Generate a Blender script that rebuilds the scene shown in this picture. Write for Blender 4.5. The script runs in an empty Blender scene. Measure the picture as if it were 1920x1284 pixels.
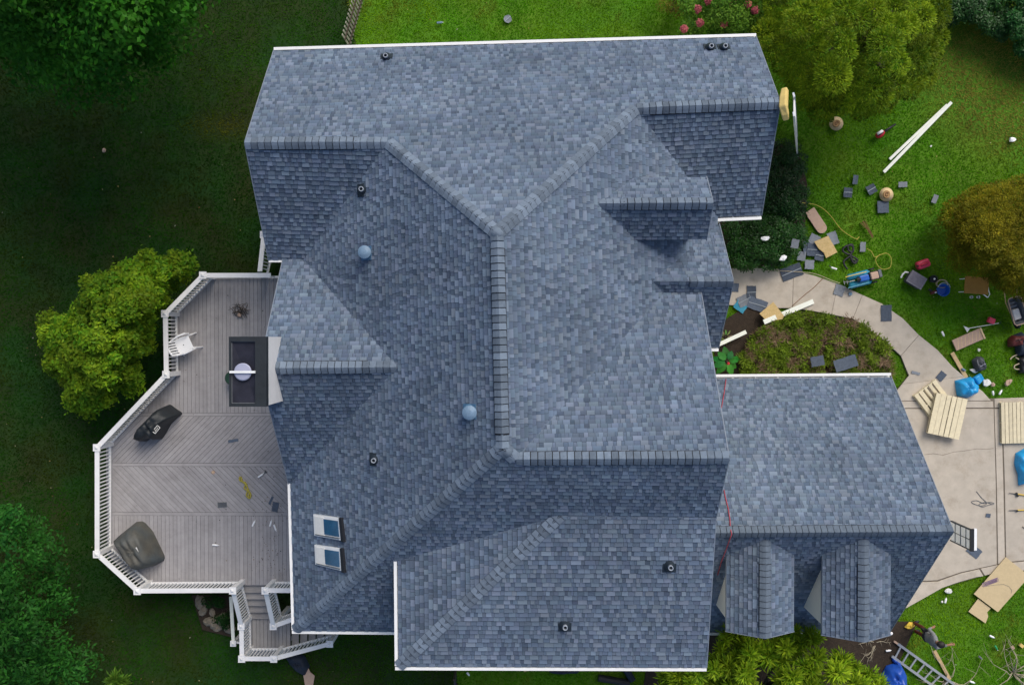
import bpy, bmesh, math, random
import numpy as np
from mathutils import Vector, Matrix
random.seed(7)
RNG = np.random.default_rng(11)
R = math.radians
SC = bpy.context.scene
COL = SC.collection

# ------------------------------------------------------------------ camera
H_CAM = 28.0
FPX, CX, CY = 1680.0, 960.0, 642.0          # focal length and centre, in pixels of a 1920 wide frame
NADIR = (980.0, 622.0)
_view = Vector((-(NADIR[0] - CX) / FPX, (NADIR[1] - CY) / FPX, -1)).normalized()
_back = -_view
_right = (Vector((1, 0, 0)) - _back * _back.x).normalized()
_up = _back.cross(_right)
RC = Matrix((_right, _up, _back)).transposed()
cam_data = bpy.data.cameras.new("camera")
cam = bpy.data.objects.new("camera", cam_data)
COL.objects.link(cam)
cam.matrix_world = Matrix.Translation((0, 0, H_CAM)) @ RC.to_4x4()
cam_data.sensor_width = 36
cam_data.sensor_fit = 'HORIZONTAL'
cam_data.lens = 36 * FPX / 1920
cam_data.clip_start = 0.5
cam_data.clip_end = 1500
SC.camera = cam

# ------------------------------------------------------------------ light
SUN_ELEV, SUN_AZ = R(47), R(30)               # azimuth from +Y (top of the picture) towards +X
world = bpy.data.worlds.new("World")
SC.world = world
world.use_nodes = True
nt = world.node_tree
bg = nt.nodes['Background']
sky = nt.nodes.new('ShaderNodeTexSky')
sky.sky_type = 'NISHITA'
sky.sun_disc = False
sky.sun_elevation = SUN_ELEV
sky.sun_rotation = SUN_AZ
sky.air_density = 1.0
sky.dust_density = 2.5
sky.ozone_density = 1.0
nt.links.new(sky.outputs[0], bg.inputs[0])
bg.inputs[1].default_value = 0.102
sun_data = bpy.data.lights.new("sun", 'SUN')
sun_data.energy = 1.85
sun_data.angle = R(38)
sun_data.color = (1.0, 0.95, 0.86)
sun = bpy.data.objects.new("sun", sun_data)
COL.objects.link(sun)
_sd = Vector((math.sin(SUN_AZ) * math.cos(SUN_ELEV), math.cos(SUN_AZ) * math.cos(SUN_ELEV), math.sin(SUN_ELEV)))
sun.rotation_euler = _sd.to_track_quat('Z', 'Y').to_euler()
sun.location = (0, 0, 60)
SC.view_settings.view_transform = 'Standard'
SC.view_settings.look = 'None'
SC.view_settings.gamma = 1
SC.view_settings.exposure = 0.5
SC.view_settings.use_curve_mapping = False

# ------------------------------------------------------------------ helpers
def ray(px, py):
    return RC @ Vector(((px - CX) / FPX, (CY - py) / FPX, -1))
def U(px, py, z=0.0):
    d = ray(px, py)
    t = (z - H_CAM) / d.z
    return Vector((0, 0, H_CAM)) + d * t
class Plane:
    def __init__(s, a, b, c):
        n = (b - a).cross(c - a).normalized()
        if n.z < 0: n = -n
        s.n, s.d = n, n.dot(a)
    def z(s, x, y):
        return (s.d - s.n.x * x - s.n.y * y) / s.n.z
    def on(s, px, py):
        d = ray(px, py); o = Vector((0, 0, H_CAM))
        return o + d * ((s.d - s.n.dot(o)) / s.n.dot(d))
def ZP(z):
    p = Plane(Vector((0, 0, z)), Vector((1, 0, z)), Vector((0, 1, z))); return p
def XP(x):
    p = Plane(Vector((x, 0, 0)), Vector((x, 1, 0)), Vector((x, 0, 1))); return p
def YP(y):
    p = Plane(Vector((0, y, 0)), Vector((1, y, 0)), Vector((0, y, 1))); return p
def meet(a, b, c):
    A = np.array([a.n[:], b.n[:], c.n[:]]); return Vector(np.linalg.solve(A, [a.d, b.d, c.d]))

def tag(o, label=None, cat=None, group=None, kind=None):
    if label: o['label'] = label
    if cat: o['category'] = cat
    if group: o['group'] = group
    if kind: o['kind'] = kind
    return o
def thing(name, label, cat, loc=(0, 0, 0), rz=0.0, group=None):
    o = bpy.data.objects.new(name, None)
    o.empty_display_size = 0.2
    COL.objects.link(o); o.location = loc; o.rotation_euler = (0, 0, rz)
    return tag(o, label, cat, group)
def link_mesh(name, me, parent=None, loc=None, rz=None):
    o = bpy.data.objects.new(name, me); COL.objects.link(o)
    if parent is not None: o.parent = parent
    if loc is not None: o.location = loc
    if rz is not None: o.rotation_euler = (0, 0, rz)
    return o

class MB:
    """collects shapes for ONE mesh object"""
    def __init__(s): s.v, s.f, s.c, s.off = [], [], [], Vector((0, 0, 0))
    def add(s, vs, fs, col=None):
        b = len(s.v)
        s.v += [tuple(x) for x in vs]
        s.f += [tuple(i + b for i in f) for f in fs]
        s.c += list(col) if isinstance(col, list) else [col or (1, 1, 1)] * len(vs)
        return s
    def box(s, c, size, rz=0.0, M=None, col=None):
        x, y, z = size[0] / 2, size[1] / 2, size[2] / 2
        m = Matrix.Translation(c) @ (M.to_4x4() if M is not None else Matrix.Rotation(rz, 4, 'Z'))
        vs = [m @ Vector((a * x, b * y, d * z)) for a in (-1, 1) for b in (-1, 1) for d in (-1, 1)]
        return s.add(vs, [(0, 1, 3, 2), (4, 6, 7, 5), (0, 4, 5, 1), (2, 3, 7, 6), (0, 2, 6, 4), (1, 5, 7, 3)], col)
    def bar(s, p, q, w, h, col=None):
        p, q = Vector(p), Vector(q); d = q - p; L = d.length
        if L < 1e-6: return s
        d /= L
        side = d.cross(Vector((0, 0, 1)))
        side = side.normalized() if side.length > 1e-4 else Vector((1, 0, 0))
        up = side.cross(d)
        vs = []
        for e in (p, q):
            for a, b in ((-1, -1), (1, -1), (1, 1), (-1, 1)):
                vs.append(e + side * (a * w / 2) + up * (b * h / 2))
        return s.add(vs, [(3, 2, 1, 0), (4, 5, 6, 7), (0, 1, 5, 4), (1, 2, 6, 5), (2, 3, 7, 6), (3, 0, 4, 7)], col)
    def tube(s, pts, r, n=6, col=None, flat=1.0):
        pts = [Vector(p) for p in pts]; k = len(pts)
        rs = r if isinstance(r, (list, tuple)) else [r] * k
        vs, fs = [], []
        ref = Vector((0.13, 0.27, 0.95)).normalized()
        for i, p in enumerate(pts):
            d = (pts[min(i + 1, k - 1)] - pts[max(i - 1, 0)])
            d = d.normalized() if d.length > 1e-7 else Vector((1, 0, 0))
            a = d.cross(ref)
            a = a.normalized() if a.length > 1e-3 else d.orthogonal().normalized()
            b = a.cross(d)
            for j in range(n):
                t = 2 * math.pi * j / n
                vs.append(p + a * (math.cos(t) * rs[i]) + b * (math.sin(t) * rs[i] * flat))
        for i in range(k - 1):
            for j in range(n):
                fs.append((i * n + j, i * n + (j + 1) % n, (i + 1) * n + (j + 1) % n, (i + 1) * n + j))
        fs.append(tuple(range(n - 1, -1, -1))); fs.append(tuple((k - 1) * n + j for j in range(n)))
        return s.add(vs, fs, col)
    def lathe(s, prof, c=(0, 0, 0), n=16, col=None, sx=1.0, sy=1.0, rz=0.0):
        c = Vector(c); vs, fs = [], []
        for r, z in prof:
            for j in range(n):
                t = 2 * math.pi * j / n
                x, y = math.cos(t) * r * sx, math.sin(t) * r * sy
                vs.append(c + Vector((x * math.cos(rz) - y * math.sin(rz), x * math.sin(rz) + y * math.cos(rz), z)))
        for i in range(len(prof) - 1):
            for j in range(n):
                fs.append((i * n + j, i * n + (j + 1) % n, (i + 1) * n + (j + 1) % n, (i + 1) * n + j))
        if prof[0][0] > 1e-4: fs.append(tuple(range(n - 1, -1, -1)))
        if prof[-1][0] > 1e-4: fs.append(tuple((len(prof) - 1) * n + j for j in range(n)))
        return s.add(vs, fs, col)
    def prism(s, poly, z0, z1, col=None):
        """extrude a flat outline (x, y); z0 / z1 numbers or functions of (x, y)"""
        n = len(poly)
        ar = sum(poly[i][0] * poly[(i + 1) % n][1] - poly[(i + 1) % n][0] * poly[i][1] for i in range(n))
        if ar < 0: poly = poly[::-1]
        g0 = z0 if callable(z0) else (lambda x, y: z0)
        g1 = z1 if callable(z1) else (lambda x, y: z1)
        vs = [(p[0], p[1], g0(p[0], p[1])) for p in poly] + [(p[0], p[1], g1(p[0], p[1])) for p in poly]
        fs = [tuple(range(n - 1, -1, -1)), tuple(range(n, 2 * n))]
        fs += [(i, (i + 1) % n, n + (i + 1) % n, n + i) for i in range(n)]
        return s.add(vs, fs, col)
    def build(s, name, mat, parent=None, bevel=0.0, smooth=False, loc=None, rz=None, subsurf=0, seg=1, world=False):
        me = bpy.data.meshes.new(name)
        me.from_pydata(s.v, [], s.f)
        if any(c != (1, 1, 1) for c in s.c):
            at = me.color_attributes.new('tone', 'FLOAT_COLOR', 'POINT')
            at.data.foreach_set('color', np.array([(c[0], c[1], c[2], 1) for c in s.c], dtype=np.float32).ravel())
        for m in (mat if isinstance(mat, (list, tuple)) else [mat]): me.materials.append(m)
        if smooth: me.polygons.foreach_set('use_smooth', [True] * len(me.polygons))
        me.update()
        o = link_mesh(name, me, parent, loc, rz)
        if world and parent is not None:
            o.matrix_parent_inverse = (Matrix.Translation(parent.location) @ parent.rotation_euler.to_matrix().to_4x4()).inverted()
        if bevel:
            b = o.modifiers.new('bevel', 'BEVEL'); b.width = bevel; b.segments = seg; b.limit_method = 'ANGLE'
        if subsurf:
            b = o.modifiers.new('sub', 'SUBSURF'); b.levels = b.render_levels = subsurf
        return o
def np_mesh(name, V, F, mat, parent=None, tone=None, smooth=False):
    """V (n,3), F (m,k) arrays"""
    me = bpy.data.meshes.new(name)
    n, (m, k) = len(V), F.shape
    me.vertices.add(n); me.vertices.foreach_set('co', V.astype(np.float32).ravel())
    me.loops.add(m * k); me.loops.foreach_set('vertex_index', F.astype(np.int32).ravel())
    me.polygons.add(m)
    me.polygons.foreach_set('loop_start', np.arange(0, m * k, k, dtype=np.int32))
    me.update(calc_edges=True)
    if tone is not None:
        at = me.color_attributes.new('tone', 'FLOAT_COLOR', 'POINT')
        at.data.foreach_set('color', np.hstack([tone, np.ones((n, 1))]).astype(np.float32).ravel())
    me.materials.append(mat)
    if smooth: me.polygons.foreach_set('use_smooth', np.ones(m, dtype=bool))
    return link_mesh(name, me, parent)
def copy_tree(o, parent=None):
    c = o.copy(); COL.objects.link(c); c.parent = parent
    for ch in list(o.children): copy_tree(ch, c)
    return c

# ------------------------------------------------------------------ materials
def make_mat(name, col, rough=0.7, var=0.15, scale=6.0, bump=0.0, bscale=40.0, metal=0.0, tone=False, rand=0.0,
             col2=None, stain=0.0, stain_col=(0.05, 0.045, 0.04), stain_scale=1.5, spec=0.4, trans=0.0, coat=0.0):
    m = bpy.data.materials.new(name); m.use_nodes = True
    t = m.node_tree; b = t.nodes['Principled BSDF']; L = t.links.new
    tc = t.nodes.new('ShaderNodeTexCoord')
    nz = t.nodes.new('ShaderNodeTexNoise'); nz.inputs['Scale'].default_value = scale
    nz.inputs['Detail'].default_value = 6; nz.inputs['Roughness'].default_value = 0.65
    geo = t.nodes.new('ShaderNodeNewGeometry')
    L(geo.outputs['Position'], nz.inputs['Vector'])
    mr = t.nodes.new('ShaderNodeMapRange')
    mr.inputs['From Min'].default_value = 0.25; mr.inputs['From Max'].default_value = 0.75
    mr.inputs['To Min'].default_value = 1 - var; mr.inputs['To Max'].default_value = 1 + var
    L(nz.outputs['Fac'], mr.inputs['Value'])
    if tone:
        src = t.nodes.new('ShaderNodeAttribute'); src.attribute_name = 'tone'; c0 = src.outputs['Color']
    elif col2 is not None:
        mx = t.nodes.new('ShaderNodeMix'); mx.data_type = 'RGBA'
        n2 = t.nodes.new('ShaderNodeTexNoise'); n2.inputs['Scale'].default_value = scale * 0.35; n2.inputs['Detail'].default_value = 4
        L(geo.outputs['Position'], n2.inputs['Vector'])
        cr = t.nodes.new('ShaderNodeMapRange'); cr.inputs['From Min'].default_value = 0.38; cr.inputs['From Max'].default_value = 0.62
        L(n2.outputs['Fac'], cr.inputs['Value']); L(cr.outputs[0], mx.inputs[0])
        mx.inputs[6].default_value = (*col, 1); mx.inputs[7].default_value = (*col2, 1); c0 = mx.outputs[2]
    else:
        src = t.nodes.new('ShaderNodeRGB'); src.outputs[0].default_value = (*col, 1); c0 = src.outputs[0]
    fac = mr.outputs[0]
    if rand:
        oi = t.nodes.new('ShaderNodeObjectInfo')
        m2 = t.nodes.new('ShaderNodeMapRange'); m2.inputs['To Min'].default_value = 1 - rand; m2.inputs['To Max'].default_value = 1 + rand
        L(oi.outputs['Random'], m2.inputs['Value'])
        mm = t.nodes.new('ShaderNodeMath'); mm.operation = 'MULTIPLY'
        L(fac, mm.inputs[0]); L(m2.outputs[0], mm.inputs[1]); fac = mm.outputs[0]
    vm = t.nodes.new('ShaderNodeVectorMath'); vm.operation = 'SCALE'
    L(c0, vm.inputs[0]); L(fac, vm.inputs['Scale']); out = vm.outputs[0]
    if stain:
        n3 = t.nodes.new('ShaderNodeTexNoise'); n3.inputs['Scale'].default_value = stain_scale; n3.inputs['Detail'].default_value = 8
        n3.inputs['Roughness'].default_value = 0.75
        L(geo.outputs['Position'], n3.inputs['Vector'])
        s3 = t.nodes.new('ShaderNodeMapRange'); s3.inputs['From Min'].default_value = 0.52; s3.inputs['From Max'].default_value = 0.78
        s3.inputs['To Max'].default_value = stain
        L(n3.outputs['Fac'], s3.inputs['Value'])
        m3 = t.nodes.new('ShaderNodeMix'); m3.data_type = 'RGBA'
        L(s3.outputs[0], m3.inputs[0]); L(out, m3.inputs[6]); m3.inputs[7].default_value = (*stain_col, 1); out = m3.outputs[2]
    L(out, b.inputs['Base Color'])
    b.inputs['Roughness'].default_value = rough; b.inputs['Metallic'].default_value = metal
    b.inputs['Specular IOR Level'].default_value = spec
    b.inputs['Coat Weight'].default_value = coat
    if bump:
        nb = t.nodes.new('ShaderNodeTexNoise'); nb.inputs['Scale'].default_value = bscale; nb.inputs['Detail'].default_value = 5
        L(geo.outputs['Position'], nb.inputs['Vector'])
        bp = t.nodes.new('ShaderNodeBump'); bp.inputs['Strength'].default_value = bump; bp.inputs['Distance'].default_value = 0.02
        L(nb.outputs['Fac'], bp.inputs['Height']); L(bp.outputs[0], b.inputs['Normal'])
    if trans:
        tr = t.nodes.new('ShaderNodeBsdfTranslucent'); L(out, tr.inputs['Color'])
        ms = t.nodes.new('ShaderNodeMixShader'); ms.inputs[0].default_value = trans
        L(b.outputs[0], ms.inputs[1]); L(tr.outputs[0], ms.inputs[2]); L(ms.outputs[0], t.nodes['Material Output'].inputs['Surface'])
    return m
M = {}
def mt(key, *a, **k):
    M[key] = make_mat(key, *a, **k); return M[key]
mt('shingle', (1, 1, 1), 0.9, 0.20, 0.55, bump=0.35, bscale=160, tone=True, spec=0.15)
mt('cap', (0.145, 0.183, 0.236), 0.9, 0.18, 7, bump=0.35, bscale=160, rand=0.26, spec=0.15)
mt('cap_bed', (0.055, 0.072, 0.098), 0.9, 0.15, 7)  # dark strip under the caps, seen in the gaps between them
mt('rake_metal', (0.20, 0.23, 0.28), 0.6, 0.1, 5)
mt('vent_black', (0.012, 0.014, 0.02), 0.7, 0.1)
mt('underlay', (0.03, 0.035, 0.045), 0.9, 0.1)
mt('white_metal', (0.80, 0.80, 0.79), 0.45, 0.05, 3, stain=0.25, stain_col=(0.45, 0.43, 0.40), stain_scale=2.5)
mt('siding', (0.78, 0.76, 0.70), 0.6, 0.06, 2)
mt('white_paint', (0.80, 0.79, 0.78), 0.5, 0.06, 4, stain=0.3, stain_col=(0.5, 0.47, 0.42), stain_scale=3)
mt('deck', (0.325, 0.308, 0.310), 0.8, 0.14, 5, rand=0.08, stain=0.35, stain_col=(0.10, 0.09, 0.08), stain_scale=0.9, bump=0.15, bscale=60)
mt('step', (0.30, 0.285, 0.28), 0.8, 0.12, 5, rand=0.08, stain=0.3, stain_col=(0.10, 0.09, 0.08))
mt('grass', (1, 1, 1), 0.85, 0.25, 0.9, tone=True, trans=0.3, spec=0.04)
mt('leaf', (1, 1, 1), 0.55, 0.15, 1.5, tone=True, trans=0.25, spec=0.12)
mt('leaf_gloss', (1, 1, 1), 0.38, 0.15, 1.5, tone=True, trans=0.15, spec=0.22)
mt('bark', (0.07, 0.052, 0.038), 0.9, 0.25, 12, bump=0.6)
mt('twig', (0.38, 0.33, 0.24), 0.9, 0.2, 12)
mt('concrete', (0.47, 0.415, 0.345), 0.85, 0.15, 2.6, bump=0.2, bscale=90, stain=0.75, stain_col=(0.27, 0.215, 0.155), stain_scale=1.1, rand=0.07)
mt('soil', (0.035, 0.024, 0.016), 0.95, 0.35, 9, bump=0.8, bscale=25)
mt('osb', (0.50, 0.36, 0.15), 0.8, 0.16, 45, col2=(0.58, 0.42, 0.20))
mt('ply', (0.55, 0.43, 0.25), 0.75, 0.08, 14, stain=0.2, stain_col=(0.35, 0.26, 0.15))
mt('pallet', (0.66, 0.58, 0.40), 0.75, 0.14, 9, rand=0.10)
mt('lumber', (0.50, 0.36, 0.19), 0.75, 0.16, 9)
mt('trimboard', (0.76, 0.78, 0.70), 0.5, 0.05)
mt('aluminium', (0.45, 0.46, 0.47), 0.45, 0.1, 6, metal=0.6)
mt('black', (0.012, 0.013, 0.016), 0.55, 0.2, 10)
mt('cover', (0.016, 0.02, 0.024), 0.55, 0.3, 5, bump=0.25, bscale=14)
mt('cover2', (0.060, 0.072, 0.076), 0.6, 0.3, 4, bump=0.6, bscale=7, col2=(0.09, 0.085, 0.07))
mt('plastic_white', (0.86, 0.86, 0.87), 0.35, 0.03)
mt('tarp', (0.02, 0.30, 0.62), 0.35, 0.2, 5, bump=0.5, bscale=9)
mt('tarp_dark', (0.015, 0.08, 0.42), 0.35, 0.25, 5, bump=0.4, bscale=9)
mt('red', (0.50, 0.02, 0.035), 0.4, 0.15, 8)
mt('pink_red', (0.62, 0.04, 0.09), 0.4, 0.15, 8)
mt('blue', (0.015, 0.10, 0.42), 0.35, 0.15, 8)
mt('teal', (0.03, 0.24, 0.36), 0.4, 0.2, 12)
mt('yellow', (0.62, 0.42, 0.05), 0.5, 0.12, 8)
mt('straw', (0.66, 0.50, 0.28), 0.85, 0.15, 50)
mt('straw_dark', (0.20, 0.10, 0.045), 0.8, 0.15, 30)
mt('maroon', (0.10, 0.018, 0.016), 0.6, 0.3, 12)
mt('dark_grey', (0.05, 0.055, 0.065), 0.75, 0.25, 12)
mt('mid_grey', (0.13, 0.14, 0.155), 0.8, 0.2, 8)
mt('lavender', (0.33, 0.34, 0.45), 0.5, 0.08)
mt('scrap', (0.075, 0.095, 0.13), 0.9, 0.22, 12, rand=0.35, bump=0.3, bscale=120)
mt('scrap_pale', (0.20, 0.22, 0.25), 0.9, 0.18, 12, rand=0.15, bump=0.3, bscale=120)
mt('scrap_line', (0.30, 0.34, 0.38), 0.8, 0.1)
mt('navy', (0.010, 0.018, 0.035), 0.7, 0.25, 6)
mt('cardboard', (0.46, 0.32, 0.24), 0.8, 0.10, 10)
mt('foam', (0.62, 0.46, 0.16), 0.85, 0.12, 8)
mt('table_wood', (0.33, 0.17, 0.03), 0.6, 0.15, 8)
mt('rope_yellow', (0.40, 0.34, 0.06), 0.8, 0.15, 20)
mt('rope_red', (0.36, 0.05, 0.07), 0.7, 0.15, 20)
mt('cord_pale', (0.45, 0.38, 0.26), 0.7, 0.15, 20)
mt('vent_blue', (0.07, 0.16, 0.27), 0.6, 0.2, 8)
mt('vent_dome', (0.15, 0.235, 0.335), 0.5, 0.2, 14, metal=0.0, stain=0.4, stain_col=(0.10, 0.14, 0.18), stain_scale=5)
mt('boot', (0.018, 0.028, 0.04), 0.5, 0.15, 20)
mt('pipe', (0.36, 0.40, 0.46), 0.5, 0.1, 20)
mt('skin', (0.30, 0.15, 0.09), 0.6, 0.08, 20)
mt('shirt', (0.20, 0.205, 0.215), 0.85, 0.15, 12)
mt('hair', (0.012, 0.009, 0.008), 0.6, 0.2, 60)
mt('rock', (0.22, 0.19, 0.145), 0.9, 0.25, 8, bump=0.6, bscale=18)
mt('fence_wood', (0.36, 0.34, 0.28), 0.85, 0.2, 10, rand=0.15)
mt('petal', (0.55, 0.12, 0.17), 0.7, 0.2, 8)
mt('mauve', (0.18, 0.11, 0.22), 0.7, 0.2, 8)
mt('paper', (0.72, 0.71, 0.68), 0.8, 0.08, 8)
mt('green_plastic', (0.03, 0.30, 0.10), 0.35, 0.1)
mt('dark_green', (0.012, 0.05, 0.028), 0.5, 0.1)
def glass_mat(name, col, rough):
    m = make_mat(name, col, rough, 0.05, 3); return m
M['glass'] = make_mat('glass', (0.025, 0.10, 0.20), 0.06, 0.3, 3, spec=0.9, stain=0.3, stain_col=(0.12, 0.16, 0.2), stain_scale=4)
M['smoke_glass'] = make_mat('smoke_glass', (0.022, 0.022, 0.032), 0.35, 0.5, 3, spec=0.3)
mt('joint', (0.15, 0.125, 0.095), 0.95, 0.3, 9)
# ------------------------------------------------------------------ ground sheet and sky bounds
g = MB(); g.box((0, 0, -0.30), (900, 900, 0.5))
ground = tag(g.build('ground', mt('ground', (0.030, 0.050, 0.008), 0.95, 0.35, 1.2, bump=0.6, bscale=14, col2=(0.045, 0.058, 0.012)), None), kind='structure')

# ------------------------------------------------------------------ the house: roof planes
EZ = 5.45
V3 = Vector
peakN = U(932, 437, 9.78); peakS = U(942, 840, 9.78)
eNL, eNR = U(513, 97, EZ), U(1418, 71, EZ)
PN = Plane(eNL, eNR, peakN)
swc = U(553, 1181, EZ)
PW = Plane(peakN, peakS, swc)
PE = Plane(peakN, peakS, U(1346, 470, EZ))
PS = Plane(peakS, swc, U(745, 1183, EZ))
alEnd, arEnd = PN.on(459, 268), PN.on(1463, 193)
PAL = Plane(alEnd, PN.on(706, 267), alEnd + V3((0, -3, -2.25)))
PAR = Plane(arEnd, PN.on(1205, 203), U(1428, 402, EZ))
bIn0 = PW.on(745, 688)
XB = U(541, 905, EZ).x
bEnd = V3((XB, U(515, 690, bIn0.z).y, bIn0.z))
PBN = Plane(bIn0, bEnd, bEnd + V3((0, 2.6, -2.0)))
PBS = Plane(bIn0, bEnd, U(543, 905, EZ))
cEnd = PS.on(1367, 858)
cIn0 = PS.on(1010, 860)
PCN = Plane(cEnd, cIn0, cEnd + V3((0, 3, -2.5)))
XC = cEnd.x
dEnd = U(1375, 528, 6.95); XD = dEnd.x
dIn0 = meet(PE, ZP(6.95), YP(dEnd.y))
PDN = Plane(dEnd, dIn0, dEnd + V3((0, 1.0, -1.0)))
PDS = Plane(dEnd, dIn0, dEnd + V3((0, -1.0, -1.0)))
FZ = 7.35
fC, fR = U(748, 1248, FZ), U(1325, 1250, FZ)
PFS = Plane(fC, fR, fC + V3((0, 3, 0.288 * 3)))
PFW = Plane(fC, U(746, 1046, FZ), fC + V3((3, 0, 0.288 * 3)))
GZ = 2.9
gR = U(1787, 995, 6.5); gL = V3((XC - 0.1, U(1340, 998, 6.5).y, 6.5))
PGN = Plane(gR, gL, U(1671, 708, GZ))
PGS = Plane(gR, gL, gR + V3((0, -3.5, -3.5)))
XAL, XAR = alEnd.x, arEnd.x
ridgeLin = meet(PN, PW, PAL); ridgeRin = meet(PN, PE, PAR)
p1 = meet(PAL, PW, PBN); p2 = meet(PAL, PBN, XP(XB)); p3 = V3((XAL, p2.y, PAL.z(XAL, p2.y)))
p4 = meet(PW, PBS, ZP(EZ)); bIn = meet(PW, PBN, PBS); b5 = meet(PBS, ZP(EZ), XP(XB))
p5 = meet(PE, PAR, ZP(EZ)); arC = meet(PAR, ZP(EZ), XP(U(1428, 402, EZ).x))
p6 = meet(PE, PDN, ZP(EZ)); dIn = meet(PE, PDN, PDS); p7 = meet(PE, PDS, PCN); p8 = meet(PE, PCN, PS)
p9 = meet(PCN, PDS, XP(XC)); p10 = meet(PS, PFS, XP(XC)); p11 = meet(PS, PFS, PFW); p12 = meet(PS, PFW, ZP(FZ))
fw = fC.x + 0.28
dN, dS = meet(PDN, ZP(EZ), XP(XD)), meet(PDS, ZP(EZ - 0.05), XP(XD))
sIn = V3((fw, p12.y - 0.02, PS.z(fw, p12.y - 0.02))); sEv = meet(PS, ZP(EZ), XP(fw))
gNe, gNw = U(1671, 708, GZ), None
gNw = meet(PGN, ZP(GZ), XP(XC - 0.1)); gSe = meet(PGS, ZP(GZ), XP(gNe.x)); gSw = meet(PGS, ZP(GZ), XP(XC - 0.1))
planes = [
    (PN, [eNL, eNR, arEnd, ridgeRin, peakN, ridgeLin, alEnd], 'N'),
    (PAL, [alEnd, ridgeLin, p1, p2, p3], 'S'),
    (PW, [peakN, peakS, swc, p4, bIn, p1, ridgeLin], 'W'),
    (PBN, [bEnd, bIn, p1, p2], 'N'),
    (PBS, [bEnd, bIn, p4, b5], 'S'),
    (PE, [peakN, ridgeRin, p5, p6, dIn, p7, p8, peakS], 'E'),
    (PAR, [arEnd, ridgeRin, p5, arC], 'S'),
    (PCN, [p8, cEnd, p9, p7], 'N'),
    (PDN, [dIn, dEnd, dN, p6], 'N'),
    (PDS, [dIn, dEnd, dS, V3((XC - 0.15, dS.y, dS.z)), V3((XC - 0.15, p9.y, p9.z)), p7], 'S'),
    (PS, [peakS, p8, cEnd, p10, p11, p12, sIn, sEv, swc], 'S'),
    (PFS, [p10, p11, fC, fR], 'S'),
    (PFW, [p11, p12, fC], 'W'),
    (PGN, [gL, gR, gNe, gNw], 'N'),
    (PGS, [gL, gR, gSe, gSw], 'S'),
]
# gable dormer over the entrance, on the east slope
eIn0 = PE.on(1122, 382); ez = eIn0.z; eEnd = U(1337, 381, ez); XE = eEnd.x
PEN = Plane(eEnd, eIn0, eEnd + V3((0, 0.68, -0.71))); PES = Plane(eEnd, eIn0, eEnd + V3((0, -0.72, -0.71)))
EEZ = ez - 0.71
eIn = meet(PE, PEN, PES)
eN1, eN2 = meet(PEN, ZP(EEZ), XP(XE)), meet(PEN, ZP(EEZ), PE)
eS1, eS2 = meet(PES, ZP(EEZ), XP(XE)), meet(PES, ZP(EEZ), PE)
planes += [(PEN, [eIn, eEnd, eN1, eN2], 'N'), (PES, [eIn, eEnd, eS1, eS2], 'S')]
# two dormers on the garage
dormers = []
for (xr, xl, xrt, yf) in ((1438, 1363, 1488, 1196), (1618, 1543, 1669, 1203)):
    zr = 6.28
    fr = U(xr + 2, yf, zr)
    xl_, xr_ = U(xl, 1100, 5.8).x, U(xrt, 1100, 5.8).x
    hw = (xr_ - xl_) / 2; xm = (xr_ + xl_) / 2
    fr = V3((xm, fr.y, zr)); bk = meet(PGS, ZP(zr), XP(xm)); bk.y += 0.0
    sl = 0.50 / hw
    PA = Plane(fr, bk, fr + V3((-hw, 0, -0.50))); PB = Plane(fr, bk, fr + V3((hw, 0, -0.50)))
    din = meet(PGS, PA, PB)
    a1, a2 = V3((xm - hw, fr.y, zr - 0.5)), meet(PGS, PA, ZP(zr - 0.5))
    b1, b2 = V3((xm + hw, fr.y, zr - 0.5)), meet(PGS, PB, ZP(zr - 0.5))
    planes += [(PA, [din, fr, a1, a2], 'W'), (PB, [din, fr, b1, b2], 'E')]
    dormers.append((fr, din, xm, hw, zr, PA, PB, a1, a2, b1, b2))

house = thing('house', 'two-storey house with blue-grey shingle roof, many gables and attached garage', 'house', (0, 0, 0))
roof = MB()
for P, poly, side in planes:
    lo = [p - P.n * 0.012 for p in poly]; bt = [p - P.n * 0.14 for p in poly]
    n = len(poly)
    c = sum((lo[i].x * lo[(i + 1) % n].y - lo[(i + 1) % n].x * lo[i].y) for i in range(n))
    if c < 0: lo, bt = lo[::-1], bt[::-1]
    roof.add(lo + bt, [tuple(range(n)), tuple(range(2 * n - 1, n - 1, -1))] + [(i, n + i, n + (i + 1) % n, (i + 1) % n) for i in range(n)])
roof_o = roof.build('roof', M['underlay'], house)

# ---- shingles: one thin lapped piece for every tab
def clip_rect(poly, u0, u1, v0, v1):
    for ax, val, keep in ((0, u0, 1), (0, u1, -1), (1, v0, 1), (1, v1, -1)):
        out = []; n = len(poly)
        for i in range(n):
            a, b = poly[i], poly[(i + 1) % n]
            da, db = (a[ax] - val) * keep, (b[ax] - val) * keep
            if da >= 0: out.append(a)
            if (da > 0 > db) or (da < 0 < db):
                t = da / (da - db); out.append((a[0] + (b[0] - a[0]) * t, a[1] + (b[1] - a[1]) * t))
        poly = out
        if len(poly) < 3: return []
    return poly
EXPO = 0.112
TONES = [(0.165, 0.205, 0.268), (0.205, 0.245, 0.310), (0.140, 0.176, 0.236), (0.185, 0.220, 0.275)]
TW = [0.34, 0.24, 0.26, 0.16]
SLOTS = [(0.132, 0.165, 0.222), (0.114, 0.145, 0.198), (0.148, 0.183, 0.241), (0.094, 0.121, 0.168)]
SWT = [0.38, 0.28, 0.22, 0.12]
tabs = []          # (verts, faces, tone, score)
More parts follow.
